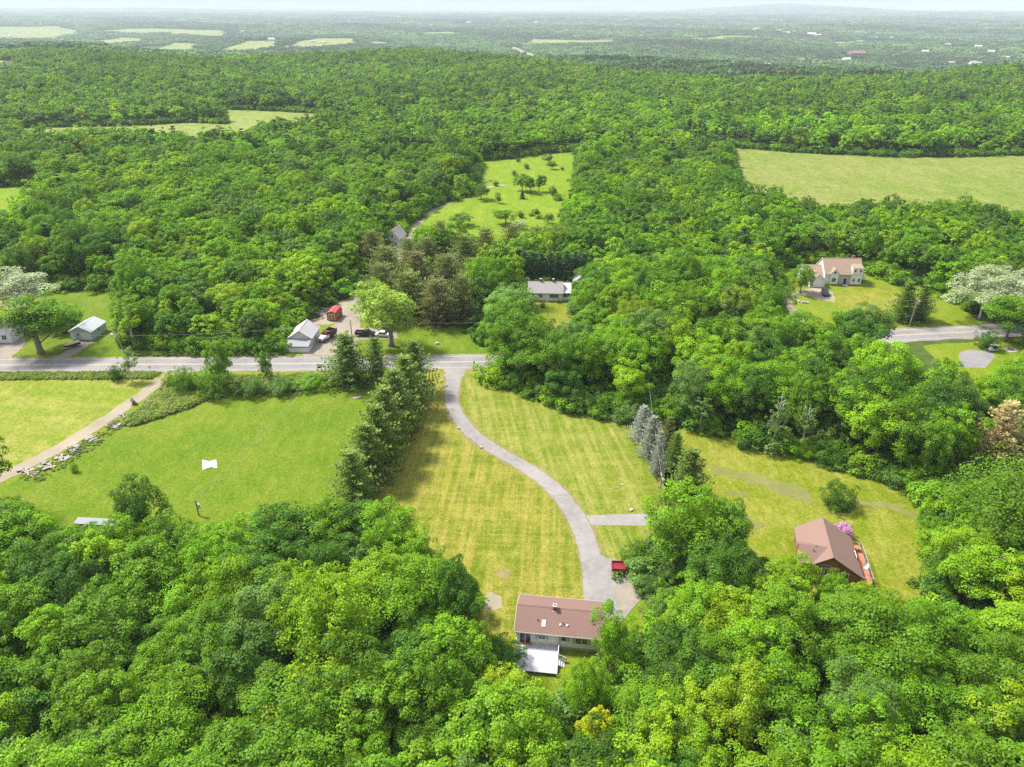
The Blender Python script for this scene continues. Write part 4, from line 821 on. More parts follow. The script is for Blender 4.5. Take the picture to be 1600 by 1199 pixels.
def golf_cart():
    g = G(1551, 549); o = thing('golf_cart', 'white golf cart with roof standing on the grass by the turnaround', 'golf cart', (g.x, g.y, .03), R(8))
    lofted([(-1.1, .5, .3, .75, .48), (-.2, .58, .28, .5, .56), (.5, .58, .28, .5, .56), (1.0, .5, .3, .85, .4), (1.2, .4, .35, .7, .3)], 'body', 'white_paint', o); MB().box(-.75, -.2, -.52, .52, .5, .72).box(-.8, -.68, -.52, .52, .72, 1.15).build('seat', 'trim_white', o); MB().box(-1.1, .95, -.6, .6, 1.78, 1.86).build('roof', 'white_paint', o)
    for x, xt in ((-.95, -.95), (.95, .7)):
        for s in (-1, 1): MB().tube([(x, s * .5, .6), (xt, s * .52, 1.8)], .03, 5).build('post', 'galvanised', o)
    wheels(o, (-.75, .8), .52, .24, .16); MB().tube([(.7, .2, .7), (.45, .2, 1.0)], .025, 5).build('steering_column', 'rubber', o)
    g = G(1579, 547); f = thing('fire_pit', 'square pale paved fire pit beside the golf cart', 'fire pit', (g.x, g.y, .02), R(10)); MB().box(-1.6, 1.6, -1.4, 1.4, 0, .06).build('paving', 'concrete', f); rg = MB()
    for k in range(10): a = k * math.pi / 5; rg.box(-.2, .2, -.12, .12, .06, .3, Matrix.Translation((.62 * math.cos(a), .62 * math.sin(a), 0)) @ Matrix.Rotation(a + math.pi / 2, 4, 'Z'))
    rg.build('stone_ring', 'dark_wood', f)
golf_cart()

# ------------------------------------------------------------------ poles and wires
def pole(label, px, py, top, lean=0.0, transformer=False, lamp=False, arm=True, name='utility_pole', rz=0):
    g = G(px, py); lo, hi = 1, 25
    for _ in range(30):
        h = (lo + hi) / 2
        if PX(g.x, g.y, h)[1] > top: lo = h
        else: hi = h
    o = thing(name, label, 'pole', (g.x, g.y, 0), rz); MB().tube([(0, 0, -.05), (lean * .5, 0, h * .5), (lean, 0, h)], [.16, .14, .11], 8).build('post', 'pole_wood', o)
    if arm:
        MB().box(lean - .06, lean + .06, -1.1, 1.1, h - .6, h - .48).build('crossarm', 'pole_wood', o)
        for y in (-1.0, 0, 1.0): MB().tube([(lean, y, h - (.48 if y else 0)), (lean, y, h - .25 if y else h + .2)], .05, 6).build('insulator', 'white_paint', o)
    if transformer: MB().tube([(lean + .35, 0, h - 1.9), (lean + .35, 0, h - 1.0), (lean + .35, 0, h - .95)], [.24, .24, .14], 10).build('transformer', 'galvanised', o)
    if lamp: MB().tube([(lean, 0, h - .3), (lean - .8, -.3, h)], .04, 5).build('lamp_arm', 'galvanised', o); MB().box(lean - 1.15, lean - .6, -.48, -.15, h - .1, h + .1).build('lamp', 'white_paint', o)
    return Vector((g.x + lean * math.cos(rz), g.y + lean * math.sin(rz), h)), o
PA, _ = pole('leaning utility pole with lamp at the left roadside', 195, 553, 522, -.9, False, True)
PB, _ = pole('utility pole hidden among trees right of the cottage', 999, 540, 492, 0)
PC, _ = pole('pale leaning utility pole below the tan roofed house', 1420, 511, 466, .5, True)
PD, _ = pole('utility pole with transformer at the lower end of the spruce row', 1027, 800, 742, .1, True)
PE, _ = pole('short pole with white box at the bottom of the bright field', 311, 806, 781, .0, True, False, False)
PF, _ = pole('dark utility pole in front of the brown olive pines', 760, 448, 404, .0, False, True, False)
PL = G(-420, 548); PL.z = 9.0
PM, _ = pole('roadside utility pole behind the broadest roadside pine', 553, 553, 500, 0)
PK = Vector((PM.x + 3, PM.y - 12, 9))
PR = G(1900, 480); PR.z = 9.5
def wire(label, a, b, sag, r=.02, group='overhead wires'):
    pts = [a.lerp(b, t) - Vector((0, 0, 4 * sag * t * (1 - t))) for t in np.linspace(0, 1, 13)]
    return tag(MB().tube(pts, r, 5).build('overhead_wire', 'wire_metal'), label, 'wire', group)
D = Vector((0, 0, .5))
wire('wire running from the left roadside pole out past the left edge', PL, PA - D, .9); wire('wire along the road from the left pole to the barn yard pole', PA - D, PM - D, 1.0);
wire('wire from the barn yard pole over the front lawn to the wood', PM - D, PB - D, 1.0); wire('wire above the middle wood toward the hillside pole', PB - D, PC - D, 1.2); wire('wire leaving the hillside pole past the right edge', PC - D, PR, 1.0)
wire('long wire crossing the bright field from the roadside pines', PM - D * 2, PE + D * 0, 1.6, .014, 'field wires'); wire('second long wire crossing the bright field, just right of the first', PM - D * 2.4 + Vector((.6, 0, 0)), PE + Vector((.5, 0, -.4)), 1.9, .014, 'field wires'); wire('wire from the hidden wood pole to the transformer pole', PB - D * 2, PD - D, 1.4, .022)

# ------------------------------------------------------------------ small things
def mailbox(label, px, py, rz, mat, tube=False):
    g = G(px, py); o = thing('mailbox', label, 'mailbox', (g.x, g.y, 0), rz); MB().box(-.06, .06, -.06, .06, -.05, 1.05).build('post', 'pole_wood', o)
    pr = [(-.16, 1.05), (.16, 1.05), (.16, 1.25), (.11, 1.36), (0, 1.41), (-.11, 1.36), (-.16, 1.25)]; MB().prism(pr, -.3, .3, 'y').build('box', mat, o); MB().box(.165, .18, -.05, .0, 1.15, 1.45).build('flag', 'red_paint', o)
    if tube: MB().tube([(.4, -.3, .9), (.4, .3, .9)], .14, 8).build('paper_tube', 'white_paint', o)
mailbox('black mailbox with white paper tube right of the driveway mouth', 741, 573, 0, 'black_paint', True)
g = G(500, 580); o = thing('mailbox_stand', 'dark framed mailbox stand on the near road verge by the barn', 'mailbox', (g.x, g.y, 0), 0)
for s in (-1, 1): MB().box(s * .5 - .07, s * .5 + .07, -.07, .07, -.05, 1.7).build('post', 'dark_wood', o)
MB().box(-.65, .65, -.12, .12, 1.7, 1.82).build('beam', 'dark_wood', o); MB().prism([(-.3, .9), (.3, .9), (.3, 1.25), (0, 1.4), (-.3, 1.25)], -.3, .3, 'y').build('box', 'black_paint', o)
g = G(236, 583); o = thing('road_sign', 'small white road sign at the dirt track corner', 'sign', (g.x, g.y, 0), 0); MB().tube([(0, 0, -.05), (0, 0, 1.9)], .035, 6).build('post', 'galvanised', o); MB().box(-.3, .3, -.045, -.03, 1.3, 1.95).build('plate', 'white_paint', o)
def tarp():
    c = [G(316, 719), G(327, 722), G(338, 719), G(340, 733), G(330, 731), G(317, 735)]; b = MB(); rng = random.Random(3); n = 8; top = [c[0], c[1], c[2]]; bot = [c[5], c[4], c[3]]
    def ev(pts, t): return pts[0].lerp(pts[1], t * 2) if t < .5 else pts[1].lerp(pts[2], t * 2 - 1)
    V = [[ev(top, i / n).lerp(ev(bot, i / n), j / 5) + Vector((0, 0, .05 + rng.uniform(0, .14))) for j in range(6)] for i in range(n + 1)]
    for i in range(n):
        for j in range(5): b.poly([V[i][j], V[i][j + 1], V[i + 1][j + 1], V[i + 1][j]])
    o = b.build('tarp', 'tarp_white'); m = o.modifiers.new('thick', 'SOLIDIFY'); m.thickness = .03; tag(o, 'crumpled white tarp lying flat on the bright field', 'tarp')
tarp()
def slab(name, label, cat, px, py, sx, sy, h, mat, rz=0.0):
    g = G(px, py); o = MB().hexa([(-sx, -sy, 0), (sx, -sy * .9, 0), (sx * .95, sy, 0), (-sx, sy, 0), (-sx * .94, -sy * .9, h), (sx * .95, -sy * .86, h), (sx * .9, sy * .93, h), (-sx * .95, sy * .95, h)]).build(name, mat); o.location = (g.x, g.y, .03); o.rotation_euler = (0, 0, rz); return tag(o, label, cat)
slab('well_cover', 'pale flat board lying in the field beside the pine row', 'board', 558, 622, .9, .5, .12, 'weathered_wood', .2); slab('rock', 'grey boulder alone on the front lawn', 'rock', 683, 538, .5, .4, .45, 'bare_rock', .4); slab('rock', 'pale flat rock on the east lawn by the spruces', 'rock', 972, 758, .35, .2, .12, 'bare_rock'); slab('rock', 'dark small rock on the front lawn near the trunk', 'rock', 658, 543, .3, .25, .3, 'dark_wood')
slab('rock', 'pale rock beside the driveway spur end', 'rock', 986, 798, .4, .3, .25, 'bare_rock', .7); slab('flat_stone', 'flat grey slab at the upper edge of the front lawn', 'stone', 714, 497, 1.2, .5, .1, 'concrete', -.1)
# stones edging the driveway
k = 0
for (x, y) in ((694, 583), (690, 596), (697, 604), (690, 622), (699, 644), (703, 656), (716, 670), (722, 676), (735, 686), (742, 692), (752, 700), (768, 662 + 50)):
    k += 1; rr = random.uniform(.16, .34); s = slab('edge_stone', 'pale stone edging the left side of the curving driveway', 'stone', x, y, rr, rr * .8, rr * .8, 'bare_rock', k); s['group'] = 'driveway edging stones'
def debris(label, px, py, w_, d_, seed, wood='weathered_wood', n=16, sheetm='junk_white'):
    g = G(px, py); o = thing('debris_pile', label, 'debris', (g.x, g.y, .03), R(-33), 'debris along the dirt track'); rng = random.Random(seed)
    pl = MB().box(-1, 1, -.09, .09, -.035, .035).mesh('plank', wood); sh = MB().hexa([(-.6, -.45, 0), (.6, -.4, .02), (.55, .45, .0), (-.6, .4, .05), (-.6, -.45, .03), (.6, -.4, .05), (.55, .45, .03), (-.6, .4, .08)]).mesh('sheet', sheetm)
    for k in range(n):
        q = link(bpy.data.objects.new('plank' if k % 4 else 'panel', pl if k % 4 else sh), o); q.location = (rng.uniform(-.5, .5) * w_, rng.uniform(-.5, .5) * d_, .05 + .38 * k / n); q.rotation_euler = (rng.uniform(-.15, .15), rng.uniform(-.15, .15), rng.gauss(0, .7)); q.scale = (rng.uniform(.5, 1.0), rng.uniform(.8, 1.6), 1)
debris('grey board heap nearest the left wood beside the track', 44, 739, 4.2, 1.8, 1, n=22); debris('pale pole stack beside the dirt track', 72, 729, 3.0, 1.6, 2, n=18); debris('grey scrap heap with white sheet beside the dirt track', 96, 717, 2.6, 1.5, 3); debris('dark plank heap in the middle of the track debris', 118, 704, 3.6, 1.4, 4, 'dark_wood', 18); debris('flat white sheet heap beside the track', 145, 687, 2.6, 1.4, 5)
debris('largest white and rust scrap heap beside the track', 178, 666, 3.4, 2.2, 6, 'rust_steel', 22); debris('brown board scrap at the upper end of the track debris', 193, 651, 2.4, .9, 7, 'brush_grey', 10)
g = G(209, 631); o = thing('log_pile', 'small dark log pile at the bend of the dirt track', 'logs', (g.x, g.y, 0), R(40)); 
for k, (x, z) in enumerate([(-.5, .22), (0, .22), (.5, .22), (-.25, .62), (.25, .62), (0, 1.0)]): MB().tube([(x, -.9, z), (x, .9, z)], .22, 9).build('log', 'dark_wood' if k % 2 else 'weathered_wood', o)
for i, (x, y, lab) in enumerate(((488, 500, 'scrap row at the left border of the storage yard'), (497, 492, 'scrap heap in the middle of the storage yard border'), (506, 484, 'scrap heap at the back of the storage yard border'), (565, 485, 'pale junk heap beside the barn yard lane'), (566, 500, 'junk heap under the shade maple by the lane'))): debris(lab, x, y, 3.0, 1.6, 20 + i, 'brush_grey', 12)
def brush(label, px, py, w_, seed):
    g = G(px, py); rng = random.Random(seed); b = MB()
    for k in range(60):
        a = rng.uniform(0, 6.28); r0 = rng.uniform(0, .4) * w_; p = Vector((math.cos(a) * r0, math.sin(a) * r0 * .5, rng.uniform(.1, 1.0))); d = Vector((rng.gauss(0, 1), rng.gauss(0, .6), rng.gauss(0, .25))).normalized() * rng.uniform(.6, 1.5); b.tube([p - d * .5, p + d * .5], [.05, .02], 4)
    o = b.build('brush_pile', 'brush_grey'); o.location = (g.x, g.y, 0); tag(o, label, 'brush pile')
brush('grey brush pile at the left of the middle meadow', 765, 284, 5.5, 1); brush('twiggy brush heap at the corner of the middle wood above the east lawn', 968, 660, 3.5, 2)
g = G(604, 515); o = thing('orange_umbrella', 'orange red parasol under the shade maple', 'parasol', (g.x, g.y, 0), 0); MB().tube([(0, 0, 0), (0, 0, 2.4)], .03, 6).build('pole', 'white_paint', o); b = MB()
for k in range(8): a0, a1 = k * math.pi / 4, (k + 1) * math.pi / 4; b.poly([(0, 0, 2.45), (1.1 * math.cos(a0), 1.1 * math.sin(a0), 2.0), (1.1 * math.cos(a1), 1.1 * math.sin(a1), 2.0)])
b.build('canopy', 'orange_paint', o)
def wall_of_stone():
    g = [G(1238, 466), G(1244, 471), G(1254, 474), G(1262, 474)]; o = thing('stone_wall', 'low curved stone wall edging the hillside drive', 'wall', (g[0].x, g[0].y, 0), 0); rng = random.Random(4)
    me = [MB().hexa([(-.45, -.25, 0), (.42, -.28, 0), (.45, .25, 0), (-.4, .28, 0), (-.4, -.2, .5), (.38, -.22, .48), (.4, .2, .52), (-.36, .22, .5)]).mesh('stone', 'stone_grey')]
    line = spline(g, 5)
    for i, p in enumerate(line): q = link(bpy.data.objects.new('stone', me[0]), o); q.location = (p.x - g[0].x, p.y - g[0].y, -.02); q.rotation_euler = (0, 0, rng.uniform(0, 3)); q.scale = (rng.uniform(.8, 1.3),) * 2 + (rng.uniform(.8, 1.3),)
wall_of_stone()
# ------------------------------------------------------------------ trees one can single out
def sp(name, label, px, py, top, wpx, crown, trunk, tint, cat='tree', group=None, part='crown', mod=None):
    """A single tree from its foot pixel, the pixel row of its tip and its width in pixels."""
    g = G(px, py); _, _, d = PX(g.x, g.y, 0.0); lo, hi = .3, 40.0
    for _ in range(30):
        h = (lo + hi) / 2
        if PX(g.x, g.y, h)[1] > top: lo = h
        else: hi = h
    wd = wpx * d / FPX; base = {'pine': .42, 'spruce': .25, 'hedge': .31, 'roundpine': .47, 'redpine': .36}.get((crown or 'x').rstrip('0123456789'), None)
    rr = base or {'bigmaple': .43, 'huge': .44, 'airy': .30, 'bush': .66, 'bush1': .72, 'blossom': .62}.get(crown, .42)
    o = plant(name, label, cat, g, h, crown, trunk, tint, wide=wd / (2 * rr * h), group=group, part=part)
    SPOTS.append((g.x, g.y, wd * .5)); return o
T = lambda *a, **k: sp('broadleaf_tree', *a, **k)
sp('maple_tree', 'huge pale green shade maple with a thick forked trunk on the front lawn', 612, 541, 440, 96, 'bigmaple', 'big', (.27, .40, .05))
sp('maple_tree', 'darker rounded maple crown just behind the huge pale green shade maple', 590, 505, 433, 46, 'near6', 'broad0', 'fresh green')
P = lambda *a, **k: sp('pine_tree', *a, cat='pine tree', **k)
P('broad dark pine at the roadside opposite the barn yard, widest of the pair', 546, 600, 521, 90, 'pine0', 'pine', 'pine green')
P('slimmer dark pine at the roadside, right of the broadest roadside pine', 590, 592, 528, 52, 'pine1', 'pine', 'pine green')
g_ = 'row of pines between field and lawn'
for i, (x, y, t, w_, tn) in enumerate([(650, 612, 532, 74, 'pine green'), (636, 640, 556, 96, (0.196, 0.299, .046)), (620, 672, 578, 96, (0.167, 0.259, .040)), (606, 700, 604, 98, (0.190, 0.276, .046)), (594, 728, 634, 100, (0.161, 0.247, .036)), (578, 752, 662, 96, (0.178, 0.265, .040)), (556, 786, 704, 94, (0.190, 0.293, .048))]):
    P(['pine nearest the road in the long row beside the mown lawn', 'second pine from the road in the row beside the mown lawn', 'third pine from the road in the row beside the mown lawn', 'fourth pine from the road in the row beside the mown lawn', 'fifth pine from the road in the row beside the mown lawn', 'sixth pine from the road in the row beside the mown lawn', 'last pine of the row, lowest and paler, above the foreground wood'][i], x, y, t, w_, 'pine%d' % (i % 3), 'pine', tn, group=g_)
sp('blue_spruce', 'silvery blue spruce at the top of the short row by the cabin yard', 1003, 688, 634, 46, 'pine2', 'pine', 'pale blue', cat='spruce tree')
sp('blue_spruce', 'silvery blue spruce in the middle of the short row by the cabin yard', 1015, 712, 650, 48, 'pine0', 'pine', (.32, .36, .30), cat='spruce tree')
sp('blue_spruce', 'narrowest silvery spruce, lowest of the pale ones by the cabin yard', 1026, 742, 674, 34, 'pine1', 'pine', 'pale blue', cat='spruce tree')
P('dark olive pine right behind the silvery blue spruces', 1042, 706, 652, 40, 'pine1', 'pine', 'olive')
P('small dark pine between the silvery spruces and the broad olive pine', 1052, 732, 676, 44, 'pine2', 'pine', 'pine green')
P('broad olive pine at the lower end of the spruce row', 1072, 782, 702, 84, 'pine0', 'pine', (.150, .230, .040))
sp('round_bush', 'solitary dark rounded bush on the worn cabin lawn', 1308, 790, 755, 54, 'bush', 'stem', (.055, .135, .009), cat='bush', part='foliage')
sp('flowering_shrub', 'pink flowering shrub at the corner of the brown cabin', 1317, 838, 816, 30, 'blossom', 'stem', 'pink', cat='shrub', part='blossoms')
# along the road
T('slim young tree standing alone on the near side of the road', 418, 594, 546, 26, 'near3', 'broad0', 'mid green')
T('pale green roadside tree between the dirt track and the lone young tree', 348, 604, 521, 46, 'near7', 'broad1', 'fresh green')
T('thin airy sapling at the roadside by the left utility pole', 206, 596, 552, 36, 'airy', 'birch', 'grey green')
for lab, x, y, t, w_, tn in (('dark bush hugging the road beside the thin airy sapling', 182, 594, 570, 20, 'deep green'), ('yellowish bush at the corner of dirt track and road', 268, 604, 580, 26, 'yellow green'), ('leafy bush just right of the dirt track corner', 292, 612, 572, 40, 'mid green'),
                             ('large rounded bush below the pale roadside tree', 338, 616, 572, 56, 'mid green'), ('grey green bramble bush below the lone young tree', 392, 616, 588, 46, 'grey green'), ('low bramble bush left of the broadest roadside pine', 440, 612, 590, 50, 'grey green'), ('low spreading bramble under the broadest roadside pine', 486, 606, 588, 50, 'fresh green')):
    sp('bush', lab, x, y, t, w_, 'bush1' if x % 2 else 'bush', 'stem', tn, cat='bush', part='foliage', group='roadside bushes')
T('big spreading shade tree beside the pale blue garage', 64, 552, 462, 108, 'near4', 'big', 'mid green')
T('cream flowering tree behind the big shade tree at the left edge', 26, 506, 428, 110, 'near8', 'broad1', 'cream')
T('dark green tree close behind the pale blue garage', 104, 516, 488, 50, 'near0', 'broad0', 'deep green')
T('deep green maple at the left edge just above the dirt track end', 2, 800, 668, 66, 'near1', 'broad0', 'deep green')
T('round bright green tree left of the grey roofed cottage', 797, 524, 442, 80, 'near6', 'broad0', (.16, .30, .05))
T('rounded green tree covering the right end of the grey roofed cottage', 924, 506, 436, 56, 'near0', 'broad0', 'fresh green')
T('small neat round tree by the garage of the tan roofed house', 1250, 458, 413, 38, 'near0', 'broad0', 'mid green')
P('dark two-lobed pine by the utility pole below the tan roofed house', 1408, 502, 440, 56, 'pine0', 'pine', 'pine green')
P('second dark pine just right of the utility pole on the hillside lawn', 1434, 500, 446, 50, 'pine1', 'pine', 'pine green')
T('cream blossoming tree with wide crown above the right-hand road', 1530, 500, 420, 92, 'near8', 'birch', 'cream')
T('second cream blossoming tree, cut by the right edge of the picture', 1592, 492, 420, 74, 'near4', 'birch', 'cream')
T('spreading green tree on the near side of the right-hand road', 1570, 534, 464, 84, 'near2', 'broad1', 'mid green')
sp('bush', 'dense round bush on the near verge of the right-hand road', 1540, 544, 516, 36, 'bush', 'stem', 'deep green', cat='bush', part='foliage')
sp('dead_pine', 'rust brown dead pine among green trees at the right edge', 1545, 730, 628, 98, 'pine2', 'pine', 'rust', cat='pine tree')
SPOTS.append((G(1535, 775).x, G(1535, 775).y, 6.5)); SPOTS.append((G(1560, 800).x, G(1560, 800).y, 4))
sp('bare_tree', 'leafless grey tree in front of the brown olive pines', 738, 508, 468, 30, None, 'bare_grey', 'olive')
sp('bare_tree', 'pale leafless tree below the bright larch behind the cottage', 790, 446, 424, 26, None, 'bare_grey', 'olive')
sp('larch_tree', 'bright green cone-shaped larch left of the dark spruce hedge', 789, 444, 374, 42, 'redpine2', 'pine', 'fresh green')
sp('birch_tree', 'white-stemmed forked birch at the front of the middle wood', 1206, 704, 616, 36, 'airy', 'bare_birch', 'grey green')
sp('birch_tree', 'straight pale birch stem above the cabin lawn edge', 1091, 676, 614, 44, 'airy', 'birch', 'grey green')
sp('birch_tree', 'short grey birch right of the forked birch', 1250, 706, 632, 40, 'airy', 'bare_birch', 'grey green')
sp('birch_tree', 'leaning bare birch high in the middle wood', 1330, 596, 530, 34, 'airy', 'bare_birch', 'grey green')
sp('birch_tree', 'white birch stem at the wood edge near the pale blue garage', 210, 544, 478, 46, 'airy', 'birch', 'lime green')
g_ = 'spruce hedge behind the cottage'
for i, x in enumerate((818, 831, 845, 858, 871, 884, 897, 910)):
    sp('spruce_tree', '%s dark spruce of the tall hedge behind the grey roofed cottage' % ['first', 'second', 'third', 'fourth', 'fifth', 'sixth', 'seventh', 'last'][i], x, 445 + (i % 2), 390 + (i * 7) % 5, 30, 'hedge%d' % (i % 3), 'pine', 'dark spruce', cat='spruce tree', group=g_)
g_ = 'brown olive pine grove'
for i, (x, y, t, w_) in enumerate([(600, 484, 412, 60), (640, 494, 424, 70), (684, 506, 436, 66), (722, 502, 430, 52), (606, 446, 384, 58), (652, 456, 392, 60), (700, 462, 398, 62), (742, 470, 402, 48), (584, 420, 360, 46), (668, 424, 372, 48), (726, 430, 366, 54), (760, 424, 356, 44), (800, 408, 352, 42), (838, 404, 354, 42), (872, 402, 354, 42), (690, 396, 346, 34), (640, 420, 372, 40)]):
    P(['tall pine', 'wide pine', 'drooping pine', 'slim pine', 'dense pine', 'ragged pine'][i % 6] + ' in the brown olive grove ' + ['above the shade maple', 'over the front lawn', 'behind the bare grey tree', 'beside the white farmhouse', 'by the farm track', 'behind the cottage hedge'][(i // 3) % 6], x, y, t, w_ * 1.3, 'roundpine%d' % (i % 3), 'pine', ((.165, .200, .050), (.180, .235, .050), (.185, .200, .058))[i % 3], group=g_)
# scattered in the middle meadow
for lab, x, y, t, w_, cr_, tn in (('rounded tree of the meadow copse, left one', 816, 299, 271, 26, 'mid0', 'deep green'), ('rounded tree of the meadow copse, middle one', 829, 302, 270, 26, 'mid1', 'mid green'), ('rounded tree of the meadow copse, right one', 842, 300, 271, 24, 'mid5', 'deep green'),
                                  ('small upright tree alone on the open meadow', 779, 318, 300, 12, 'mid3', 'mid green'), ('feathery pale tree at the top of the meadow', 856, 258, 240, 19, 'mid2', 'grey green'), ('dark little tree below the feathery pale one', 862, 265, 251, 13, 'mid0', 'deep green'),
                                  ('dark round tree at the right end of the meadow', 903, 270, 250, 16, 'mid0', 'deep green'), ('bushy green tree at the bottom of the meadow', 790, 352, 326, 36, 'mid4', 'mid green'), ('pale silvery shrub tree at the bottom of the meadow', 812, 358, 344, 22, 'mid2', 'cream'),
                                  ('broad dark tree beside the farm track bend', 752, 312, 288, 28, 'mid4', 'deep green'), ('grey green tree below the farm track', 722, 352, 332, 36, 'mid2', 'grey green'), ('small tree at the lower right of the meadow', 857, 350, 334, 18, 'mid6', 'deep green'), ('leafy tree on the right meadow border', 889, 334, 314, 14, 'mid3', 'grey green')):
    T(lab, x, y, t, w_, cr_, 'broad0', tn)
sp('spruce_tree', 'small dark spruce below the meadow copse', 816, 311, 296, 12, 'spruce0', 'pine', 'dark spruce', cat='spruce tree')
for lab, x, y, t, w_, tn in (('round bush upper left of the meadow copse', 804, 274, 266, 9, 'deep green'), ('grey bush above the meadow copse', 823, 264, 254, 10, 'grey green'), ('tiny bush far right on the open meadow', 878, 266, 260, 6, 'deep green'), ('dark bush on the lower meadow, upper of three', 839, 334, 326, 13, 'deep green'),
                             ('light bush on the lower meadow, left of three', 831, 337, 331, 12, 'fresh green'), ('bush on the lower meadow, lowest of three', 841, 342, 335, 12, 'mid green'), ('round bush right of the bushy meadow tree', 813, 340, 329, 12, 'deep green'), ('low bush at the lower right meadow corner', 877, 339, 332, 14, 'deep green'),
                             ('upright dark bush at the lower right meadow corner', 876, 350, 341, 7, 'deep green'), ('wide bush at the meadow\'s right border', 873, 313, 303, 20, 'mid green'), ('dark bush beside the pale dead snag', 866, 305, 290, 14, 'deep green'), ('small bush by the farm track end', 774, 291, 282, 10, 'deep green'), ('low bush at the upper meadow edge', 809, 253, 247, 8, 'deep green')):
    sp('bush', lab, x, y, t, w_, 'bush1', None, tn, cat='bush', part='foliage', group='bushes in the middle meadow')
sp('bush', 'tiny shrub alone on the bright field above the grey roof', 118, 738, 724, 11, 'bush', None, 'mid green', cat='bush', part='foliage')
sp('bush', 'clipped round bush before the cottage door', 848, 481, 472, 9, 'bush', None, 'deep green', cat='bush', part='foliage')
sp('bush', 'loose bush under the cottage porch', 872, 474, 466, 6, 'bush1', None, 'mid green', cat='bush', part='foliage')
# singular crowns in the lower wood
T('big bright lime green maple, roundest crown in the lower left wood', 525, 1068, 902, 132, 'near6', 'broad0', 'lime green')
T('golden yellow maple straight below the white deck', 925, 1196, 1094, 58, 'near7', 'broad0', 'golden')
T('tall bright maple of the clump beside the driveway spur', 1062, 886, 758, 112, 'near0', 'broad0', 'fresh green')
T('dark maple of the clump beside the driveway spur', 1132, 890, 782, 84, 'near1', 'broad0', 'mid green')
T('dark wood-edge maple left of the ranch house', 722, 1012, 872, 86, 'near1', 'broad0', 'deep green')
T('spreading tree over the right end of the ranch house', 948, 1060, 948, 62, 'near2', 'broad0', 'fresh green')
T('bright maple hiding the lawn right of the deck', 914, 1128, 1030, 60, 'near0', 'broad0', 'fresh green')
T('leafy tree at the lower left corner of the white deck', 746, 1074, 966, 60, 'near5', 'broad0', 'mid green')
T('bright bushy tree in front of the cabin gable', 1286, 968, 890, 46, 'near6', 'broad0', 'fresh green')
T('yellowish bushy tree at the front corner of the cabin', 1336, 980, 900, 54, 'near7', 'broad0', 'yellow green')
T('mid green tree at the west side of the cabin', 1228, 950, 866, 60, 'near0', 'broad0', 'lime green')
T('huge dense tree at the top of the right-hand clump', 1552, 872, 706, 184, 'huge', 'broad0', (.105, .215, .010))
T('dark maple at the wood tip above the grey metal roof', 236, 860, 748, 78, 'near0', 'broad0', 'deep green')

# ------------------------------------------------------------------ the woods
ZONES = [(110, 790, 'beside the grey metal roof'), (330, 830, 'at the wood edge below the white tarp'), (470, 780, 'at the wood edge below the bright field'), (600, 810, 'at the wood edge below the pine row'), (690, 900, 'at the wood edge beside the dry lawn'), (60, 900, 'near the lower left picture edge'), (220, 930, 'below the grey metal roof'),
 (370, 960, 'between grey roof and lime maple'), (520, 900, 'just above the big lime green maple'), (620, 980, 'right of the big lime green maple'), (760, 1010, 'left of the ranch house'), (830, 1100, 'just below the white deck'), (960, 1060, 'at the lower right corner of the ranch house'), (1040, 870, 'beside the driveway spur'),
 (1060, 960, 'in the wood right of the ranch house'), (1180, 900, 'in the wood left of the brown cabin'), (1300, 940, 'just below the brown cabin'), (1420, 960, 'in the wood below the cabin lawn'), (1540, 960, 'at the right picture edge below the cabin lawn'), (1500, 790, 'in the tall clump right of the cabin lawn'),
 (70, 1120, 'in the bottom left corner'), (250, 1120, 'along the bottom edge, left part'), (420, 1130, 'along the bottom edge below the lime maple'), (600, 1130, 'along the bottom edge left of the golden maple'), (780, 1160, 'along the bottom edge beside the golden maple'), (1010, 1130, 'along the bottom edge right of the golden maple'),
 (1180, 1080, 'in the lower right wood'), (1330, 1120, 'along the bottom edge, right part'), (1530, 1110, 'in the bottom right corner'), (800, 560, 'where the wood meets the driveway mouth'), (880, 590, 'at the wood edge above the east lawn'), (980, 610, 'in the wood above the blue spruces'), (1120, 620, 'in the middle wood above the birches'),
 (1240, 620, 'in the middle wood behind the forked birch'), (1340, 690, 'at the wood edge above the solitary bush'), (1420, 700, 'in the middle wood left of the dead pine'), (1540, 620, 'in the wood above the dead pine'), (1000, 510, 'in the wood right of the cottage'), (1150, 500, 'in the wood left of the hillside drive'), (1320, 520, 'in front of the tan roofed house'),
 (920, 520, 'in the wood in front of the cottage'), (1450, 590, 'below the right-hand road'), (300, 520, 'behind the road between garage and barn'), (400, 500, 'in the wood left of the white barn'), (220, 500, 'at the wood edge right of the pale blue garage'), (120, 420, 'behind the meadow above the garage'), (300, 430, 'in the wood above the roadside trees'), (460, 430, 'behind the red shed'), (540, 400, 'beside the white farmhouse')]
